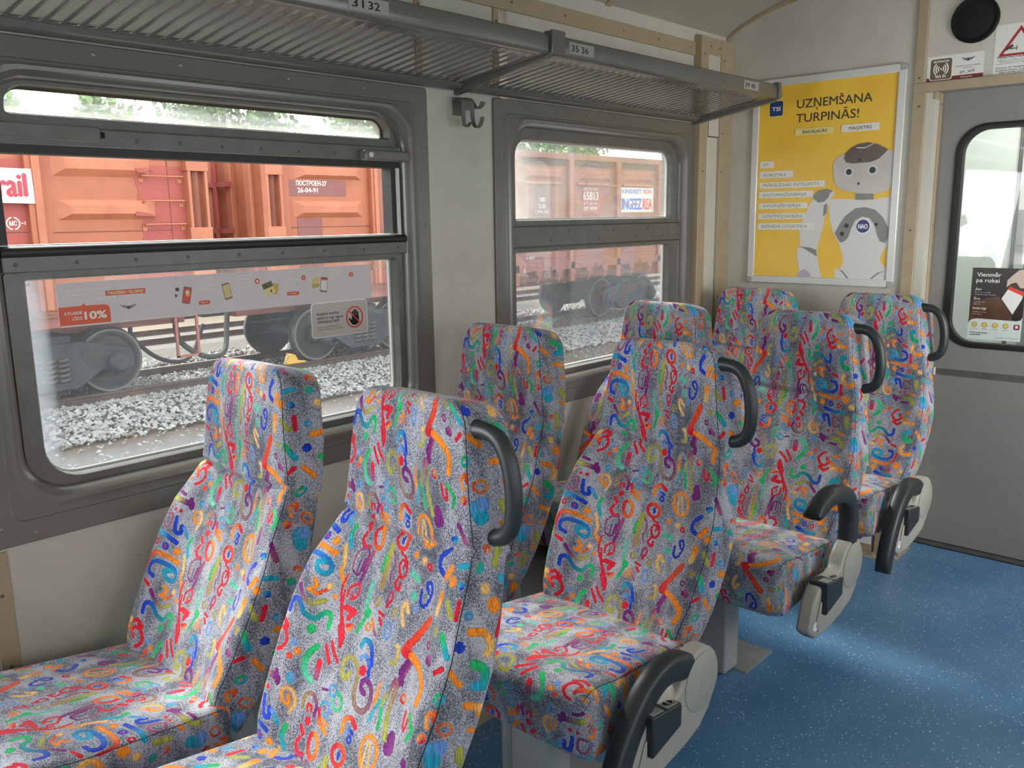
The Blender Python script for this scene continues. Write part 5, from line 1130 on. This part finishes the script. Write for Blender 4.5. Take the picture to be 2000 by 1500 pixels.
# its face, panel by panel
mb = MB(); mb.box(4.32, 4.395, YF-.10, YF, .36, 2.74); mb.box(4.50, 4.545, YF-.04, YF, .36, 2.74); mb.build('side_post', M['orange'], L_, bevel=.008)
mb = MB(); mb.box(4.395, 4.50, YF-.12, YF, .36, 2.74); mb.build('side_post', M['orange2'], L_, bevel=.012)
mb = MB(); mb.box(-6.2, 4.32, YF-.012, YF, .62, 2.33); mb.build('red_panel', M['wred'], L_)
mb = MB(); mb.box(-6.2, 4.32, YF-.014, YF-.011, 1.395, 1.405); mb.build('panel_seam', M['wdark'], L_)
mb = MB(); rib(mb, 4.68, 6.02, 2.13, 2.46, YF); rib(mb, 4.70, 6.06, 1.55, 1.82, YF); rib(mb, 4.70, 6.05, .92, 1.20, YF); mb.build('pressed_rib', M['orange2'], L_)
def blob(pts): return [tuple(p) for p in catmull(pts, 3)]
mb = MB()
mb.prism([(5.72, 2.62), (5.70, 2.44), (5.78, 2.36), (6.03, 2.42), (6.06, 2.38), (6.51, 2.39), (6.51, 2.62)], 'y', YF-.006, YF)
mb.prism([(5.80, 2.25), (6.05, 2.31), (6.51, 2.30), (6.51, .62), (5.74, .62), (5.76, 1.0), (5.85, 1.32), (5.84, 1.48), (5.92, 1.62), (5.78, 1.76), (5.83, 1.95), (5.78, 2.12)], 'y', YF-.006, YF)
mb.prism([(5.78, 2.26), (6.04, 2.26), (5.90, 2.20), (5.80, 2.20)], 'y', YF-.078, YF); mb.prism([(5.72, 1.60), (6.05, 1.585), (5.90, 1.64), (5.74, 1.66)], 'y', YF-.078, YF)
mb.build('red_overpaint', M['wred'], L_)
mb = MB(); mb.box(6.275, 6.283, YF-.009, YF, .6, 2.7); mb.box(4.62, 6.28, YF-.008, YF, 1.385, 1.393); mb.build('panel_seam', M['wdark'], L_)
for z in (2.155, 1.81, 1.475, 1.175):
    mb = MB(); x0 = 5.87; mb.cyl((x0, YF-.09, z), (6.47, YF-.09, z), .012, 8)
    for xx in (x0, 6.45): mb.cyl((xx, YF-.09, z), (xx, YF, z-.03), .014, 8); mb.box(xx-.03, xx+.03, YF-.02, YF, z-.09, z-.02)
    mb.build('ladder_rung', M['orange2'], L_)
def pocket_post(t, x0, x1, m1, zb0, zt0):
    mb = MB(); mb.box(x0, x0+.045, YF-.13, YF, .36, 2.74); mb.box(x1-.045, x1, YF-.13, YF, .36, 2.74); mb.box(x0-.02, x1+.02, YF-.135, YF, zt0, 2.74); mb.box(x0-.02, x1+.02, YF-.135, YF, .36, zb0)
    mb.build('pocket_post', m1, t, bevel=.006)
    mb = MB(); mb.box(x0+.045, x1-.045, YF-.010, YF, zb0, zt0); mb.prism([(x0+.08, YF-.01), ((x0+x1)/2, YF-.09), (x1-.06, YF-.01)], 'z', zb0, zt0); mb.build('post_recess', M['wbrown2'], t)
pocket_post(L_, 6.53, 6.84, M['orange2'], 1.42, 2.24)
mb = MB(); mb.prism([(3.40, 1.79), (3.40, 2.22), (4.385, 2.205), (4.392, 1.765)], 'y', YF-.123, YF-.0121); pl = mb.build('white_placard', M['stencil'], L_)
mb = MB(); mb.mesh(fit_text('rail', .335, .30, bold=.03), MY(3.970, YF-.125, 1.86)); mb.build('placard_lettering', M['stencil_red'], pl)
mb = MB()
for a0, a1 in ((100, 260), (280, 440)):
    A1 = np.radians(np.linspace(a0, a1, 14)); mb.prism([(4.135+.085*math.cos(a), 1.515+.085*math.sin(a)) for a in A1]+[(4.135+.07*math.cos(a), 1.515+.07*math.sin(a)) for a in A1[::-1]], 'y', YF-.015, YF-.012)
mb.mesh(fit_text('МС', .09, .06, bold=.02), MY(4.09, YF-.015, 1.487)); mb.box(4.232, 4.262, YF-.015, YF-.012, 1.512, 1.522); mb.box(4.275, 4.285, YF-.015, YF-.012, 1.495, 1.54)
mb.build('round_stencil', M['stencil'], L_)
mb = MB(); mb.box(6.205, 6.24, YF, YF+.04, -.52, .28); mb.box(6.54, 6.575, YF, YF+.04, -.52, .28); mb.box(6.205, 6.575, YF, YF+.04, -.52, -.485); mb.box(6.205, 6.575, YF, YF+.04, .10, .135); mb.build('step_frame', M['wpink'], L_)
mb = MB(); mb.tube(catmull([(6.75, 13.6, .05), (6.6, 13.2, -.35), (6.9, 13.0, -.62), (7.3, 13.1, -.60), (7.55, 13.4, -.2), (7.7, 13.6, .08)], 8), .045, 10); mb.tube(catmull([(6.3, 14.1, .05), (6.2, 14.0, -.3), (6.6, 13.9, -.72), (7.1, 13.9, -.75), (7.5, 14.1, -.25)], 8), .035, 10); mb.build('brake_hose', M['iron'], L_, True)

R_ = wagon(7.80, 21.0, 'red-brown freight wagon with white stencil lettering, seen through both windows')
# end wall of this wagon, facing down the gap
mb = MB()
for y in (12.72, 13.3, 13.9, 14.5, 15.1): mb.box(7.70, 7.80, y-.09, y+.09, .36, 2.74)
mb.build('end_post', M['orange2'], R_, bevel=.015)
mb = MB(); mb.box(7.79, 7.80, YF+.02, 15.5, .4, 2.74); mb.build('end_panel', M['orange2'], R_)
mb = MB(); mb.box(7.755, 7.845, 12.37, 12.62, .36, 2.74); mb.build('corner_post', M['orange'], R_, bevel=.01)
mb = MB()
for z in (1.35, 2.1): mb.box(7.64, 7.71, 13.2, 14.0, z-.04, z+.04)
mb.cyl((7.66, 13.62, .5), (7.66, 13.62, 2.7), .045, 12); mb.build('end_bar', M['wred'], R_)
pocket_post(R_, 7.84, 8.13, M['orange2'], 1.41, 2.22)
mb = MB(); mb.box(8.13, 8.31, YF-.045, YF, .36, 2.74); mb.box(9.97, 10.03, YF-.10, YF, .36, 2.74); mb.box(10.11, 10.16, YF-.03, YF, .36, 2.74); mb.build('side_post', M['orange'], R_, bevel=.008)
mb = MB(); mb.box(10.03, 10.11, YF-.12, YF, .36, 2.74); mb.build('side_post', M['orange2'], R_, bevel=.01)
mb = MB(); rib(mb, 8.46, 9.82, 2.175, 2.39, YF); rib(mb, 8.40, 9.82, 1.54, 1.82, YF); rib(mb, 8.4, 9.82, .92, 1.20, YF); mb.build('pressed_rib', M['orange2'], R_)
mb = MB(); mb.box(8.31, 9.48, YF-.007, YF, 1.90, 2.16); mb.prism([(8.32, 2.40), (8.31, 2.66), (9.45, 2.66), (9.49, 2.38)], 'y', YF-.007, YF); mb.box(8.46, 8.95, YF-.007, YF, .64, 1.535); mb.build('brown_patch', M['wbrown'], R_)
mb = MB(); mb.box(8.31, 9.97, YF-.009, YF, 1.385, 1.392); mb.build('panel_seam', M['wdark'], R_)
mb = MB(); mb.mesh(fit_text('ПОСТРОЕН-27', .60, .080, bold=.02), MY(8.475, YF-.009, 2.068)); mb.mesh(fit_text('26-04-91', .40, .080, bold=.02), MY(8.495, YF-.009, 1.955)); mb.build('stencil_lettering', M['stencil'], R_)
mb = MB(); mb.prism([(8.58+.15*math.cos(a), 2.50+.10*math.sin(a)) for a in np.linspace(0, 2*PI, 24)[:-1]], 'y', YF-.011, YF-.007); mb.build('white_disc', M['stencil'], R_)
mb = MB(); mb.box(10.2, 20.95, YF-.006, YF, .62, 2.74); sk = mb.build('weathered_side', M['wbrown2'], R_)
for x in (11.95, 13.80, 15.69, 17.48, 19.27):
    mb = MB(); mb.box(x-.10, x+.06, YF-.10, YF, .05, 2.74); mb.build('side_stake', M['orange'] if x > 13 else M['orange2'], R_, bevel=.012)
mb = MB(); mb.box(10.3, 20.9, YF-.10, YF, .33, .50); mb.box(10.3, 20.9, YF-.05, YF, .60, .72); mb.build('side_sill', M['wpink'], R_, bevel=.01)
for xa, xb in ((13.95, 15.55), (15.78, 17.36), (17.56, 19.15)):
    mb = MB(); mb.box(xa, xb, YF-.012, YF, 2.60, 2.735); mb.build('dark_band', M['wdark'], sk)
    mb = MB(); mb.box(xa+.15, xb-.25, YF-.06, YF, 2.195, 2.245); mb.build('side_ledge', M['orange2'], sk, bevel=.008)
    mb = MB(); rib(mb, xa+.15, xb-.1, 2.28, 2.56, YF, .05); rib(mb, xa+.15, xb-.1, 1.05, 1.40, YF, .05); mb.build('pressed_rib', M['orange'], sk)
mb = MB(); mb.box(14.30, 15.04, YF-.012, YF, 1.46, 2.18); mb.build('brown_patch', M['wbrown'], sk); mb = MB(); mb.box(16.14, 16.98, YF-.012, YF, 1.52, 2.18); mb.build('brown_patch', M['wred'], sk)
mb = MB()
for s, x, z, w, h in (('1985', 14.62, 1.82, .20, .10), ('О-24', 14.60, 1.68, .22, .10), ('ТАРА 22.0', 14.50, 1.58, .42, .06), ('ДЕПО КР', 16.17, 2.09, .55, .05), ('65813', 16.17, 1.87, .56, .19), ('КП 22 05', 16.18, 1.76, .50, .06), ('ДР 18.04', 16.18, 1.64, .50, .08), ('4-485', 14.10, .60, .28, .07), ('К', 13.99, .33, .05, .10)):
    me = fit_text(s, w, h, bold=.02); mb.mesh(me, MY(x, YF-(.105 if x < 14.0 else .058 if z < .7 else .016), z))
mb.build('stencil_lettering', M['stencil'], sk)
mb = MB(); mb.box(17.50, 19.04, YF-.016, YF, 1.58, 2.17); pl = mb.build('white_placard', M['stencil'], sk)
mb = MB(); mb.mesh(fit_text('KINGEEZ', .98, .27, bold=.03), MY(17.53, YF-.020, 1.65)); mb.mesh(fit_text('E KINDEET', .98, .10, bold=.02), MY(17.53, YF-.020, 2.03)); mb.build('blue_lettering', M['stencil_blue'], pl)
mb = MB(); mb.mesh(fit_text('REA', .40, .27, bold=.03), MY(18.58, YF-.020, 1.65)); mb.mesh(fit_text('RON', .36, .10, bold=.02), MY(18.60, YF-.020, 2.03)); mb.build('red_lettering', M['stencil_red'], pl)
for x in (14.45, 15.15, 16.25, 16.85, 17.95, 18.75):      # door latches and hooks under the sill
    mb = MB(); mb.prism([(x-.10, .36), (x+.14, .36), (x+.12, .25), (x-.02, .06), (x-.05, .05), (x+.0, .22), (x-.09, .27)], 'y', YF-.13, YF-.10); mb.build('door_latch', M['wpink'], R_, bevel=.006)
for x in (14.85, 16.55, 18.35):
    mb = MB(); P = [(x-.035, YF-.12, .42), (x-.035, YF-.12, .24), (x, YF-.12, .20), (x+.035, YF-.12, .24), (x+.035, YF-.12, .42)]; mb.tube(catmull(P, 4), .012, 8); mb.build('hook_loop', M['wpink'], R_, True)
t = thing('wheel_chock', 'small yellow brake shoe lying on the near rail before a wagon wheel', 'chock', (8.62, 13.1, -1.0))
mb = MB(); mb.prism([(8.50, -1.0), (8.95, -1.0), (8.90, -.97), (8.76, -.95), (8.70, -.84), (8.58, -.80), (8.53, -.92)], 'y', 13.16, 13.26); mb.build('shoe', mat('yellow_chock_paint', (.62, .34, .03), .5), t, bevel=.008)
mb = MB(); mb.tube(catmull([(8.60, 13.15, -.83), (8.50, 13.12, -.84), (8.47, 13.12, -.92), (8.52, 13.15, -.98)], 4), .012, 8); mb.build('handle', mat('pale_yellow_handle', (.62, .50, .20), .5), t, True)

# trees behind the yard
def leafmat(n, a, b): return mat(n, a, .8, c2=b, scale=1.5, detail=6)
LM = [leafmat('pale_green_foliage', (.19, .32, .11), (.11, .20, .065)), leafmat('green_foliage', (.13, .25, .085), (.08, .15, .05))]
M['bark'] = mat('grey_bark', (.12, .095, .07), .9, var=.3, scale=9)
def tree(x, y, h, r, k, label, seed):
    rg = np.random.default_rng(seed); t = thing('tree', label, 'tree', (x, y, -1.28), 'trees behind the yard')
    mb = MB(); mb.tube([(x, y, -1.3), (x+.1, y, h*.3), (x, y, h*.75)], [.22, .16, .06], 8); mb.build('trunk', M['bark'], t, True)
    n = int(2600*r/2.2); cl = rg.normal(size=(14, 3)); cl = cl/np.linalg.norm(cl, axis=1, keepdims=True)*rg.uniform(.3, .9, (14, 1))*np.array([r, r*.8, (h+.2)*.40]); cl += np.array([x, y, h*.55])
    c = cl[rg.integers(0, 14, n)]+rg.normal(size=(n, 3))*r*.22
    a = rg.normal(size=(n, 3)); a /= np.linalg.norm(a, axis=1, keepdims=True); b = np.cross(a, rg.normal(size=(n, 3))); b /= np.linalg.norm(b, axis=1, keepdims=True); s = rg.uniform(.10, .24, (n, 1))
    V = np.stack([c-a*s, c+b*s*.6, c+a*s, c-b*s*.6], 1).reshape(-1, 3); me = bpy.data.meshes.new('foliage'); me.from_pydata(V.tolist(), [], np.arange(4*n).reshape(-1, 4).tolist()); me.materials.append(LM[k])
    o = bpy.data.objects.new('foliage', me); col.objects.link(o); o.parent = t; o.location = (-x, -y, 1.28); BASE[o.name] = BASE[t.name]
tree(9.6, 30, 6.6, 1.1, 0, 'slim pale green tree at the very left of the top window light', 1)
tree(13.1, 30, 6.0, 1.25, 0, 'small pale green tree between two gaps of white sky', 2)
tree(17.4, 30, 8.4, 2.4, 1, 'broad green tree filling the middle of the top window light', 3)
tree(23.8, 30, 7.6, 2.2, 0, 'light green tree at the right end of the top window light', 4)
tree(33.0, 31, 8.4, 3.0, 1, 'tall green tree above the wagon at the left of the second window', 5)
tree(42.0, 33, 8.0, 3.0, 0, 'rounded green tree above the wagon, right of the tall one in the second window', 6)
def weed(x, y, z, h, seed, label):
    rg = np.random.default_rng(seed); t = thing('weed', label, 'plant', (x, y, z), 'weeds on the ballast'); mb = MB()
    for k in range(26):
        a = rg.uniform(0, 6.28); l = rg.uniform(.4, 1)*h; q = rg.uniform(.15, .5)*h; s = .03
        p0 = np.array([x, y, z+rg.uniform(0, .5)*h]); p1 = p0+np.array([math.cos(a)*q, math.sin(a)*q, l*.6]); d = np.array([-math.sin(a), math.cos(a), 0])*s
        mb.add([p0, (p0+p1)/2-d, p1, (p0+p1)/2+d], [(0, 1, 2, 3)])
    mb.cyl((x, y, z-.02), (x, y, z+h*.8), .008, 6); mb.build('leaf', mat('bright_weed_green', (.22, .36, .08), .7), t)
weed(11.6, 11.5, -1.14, .42, 1, 'leafy green weed on the stones, low in the second window'); weed(14.6, 12.3, -1.07, .40, 2, 'green weed close to the near rail in the second window')

for o in list(bpy.data.objects):
    if o.type == 'MESH' and o.name.startswith('window_'): o['kind'] = 'structure'
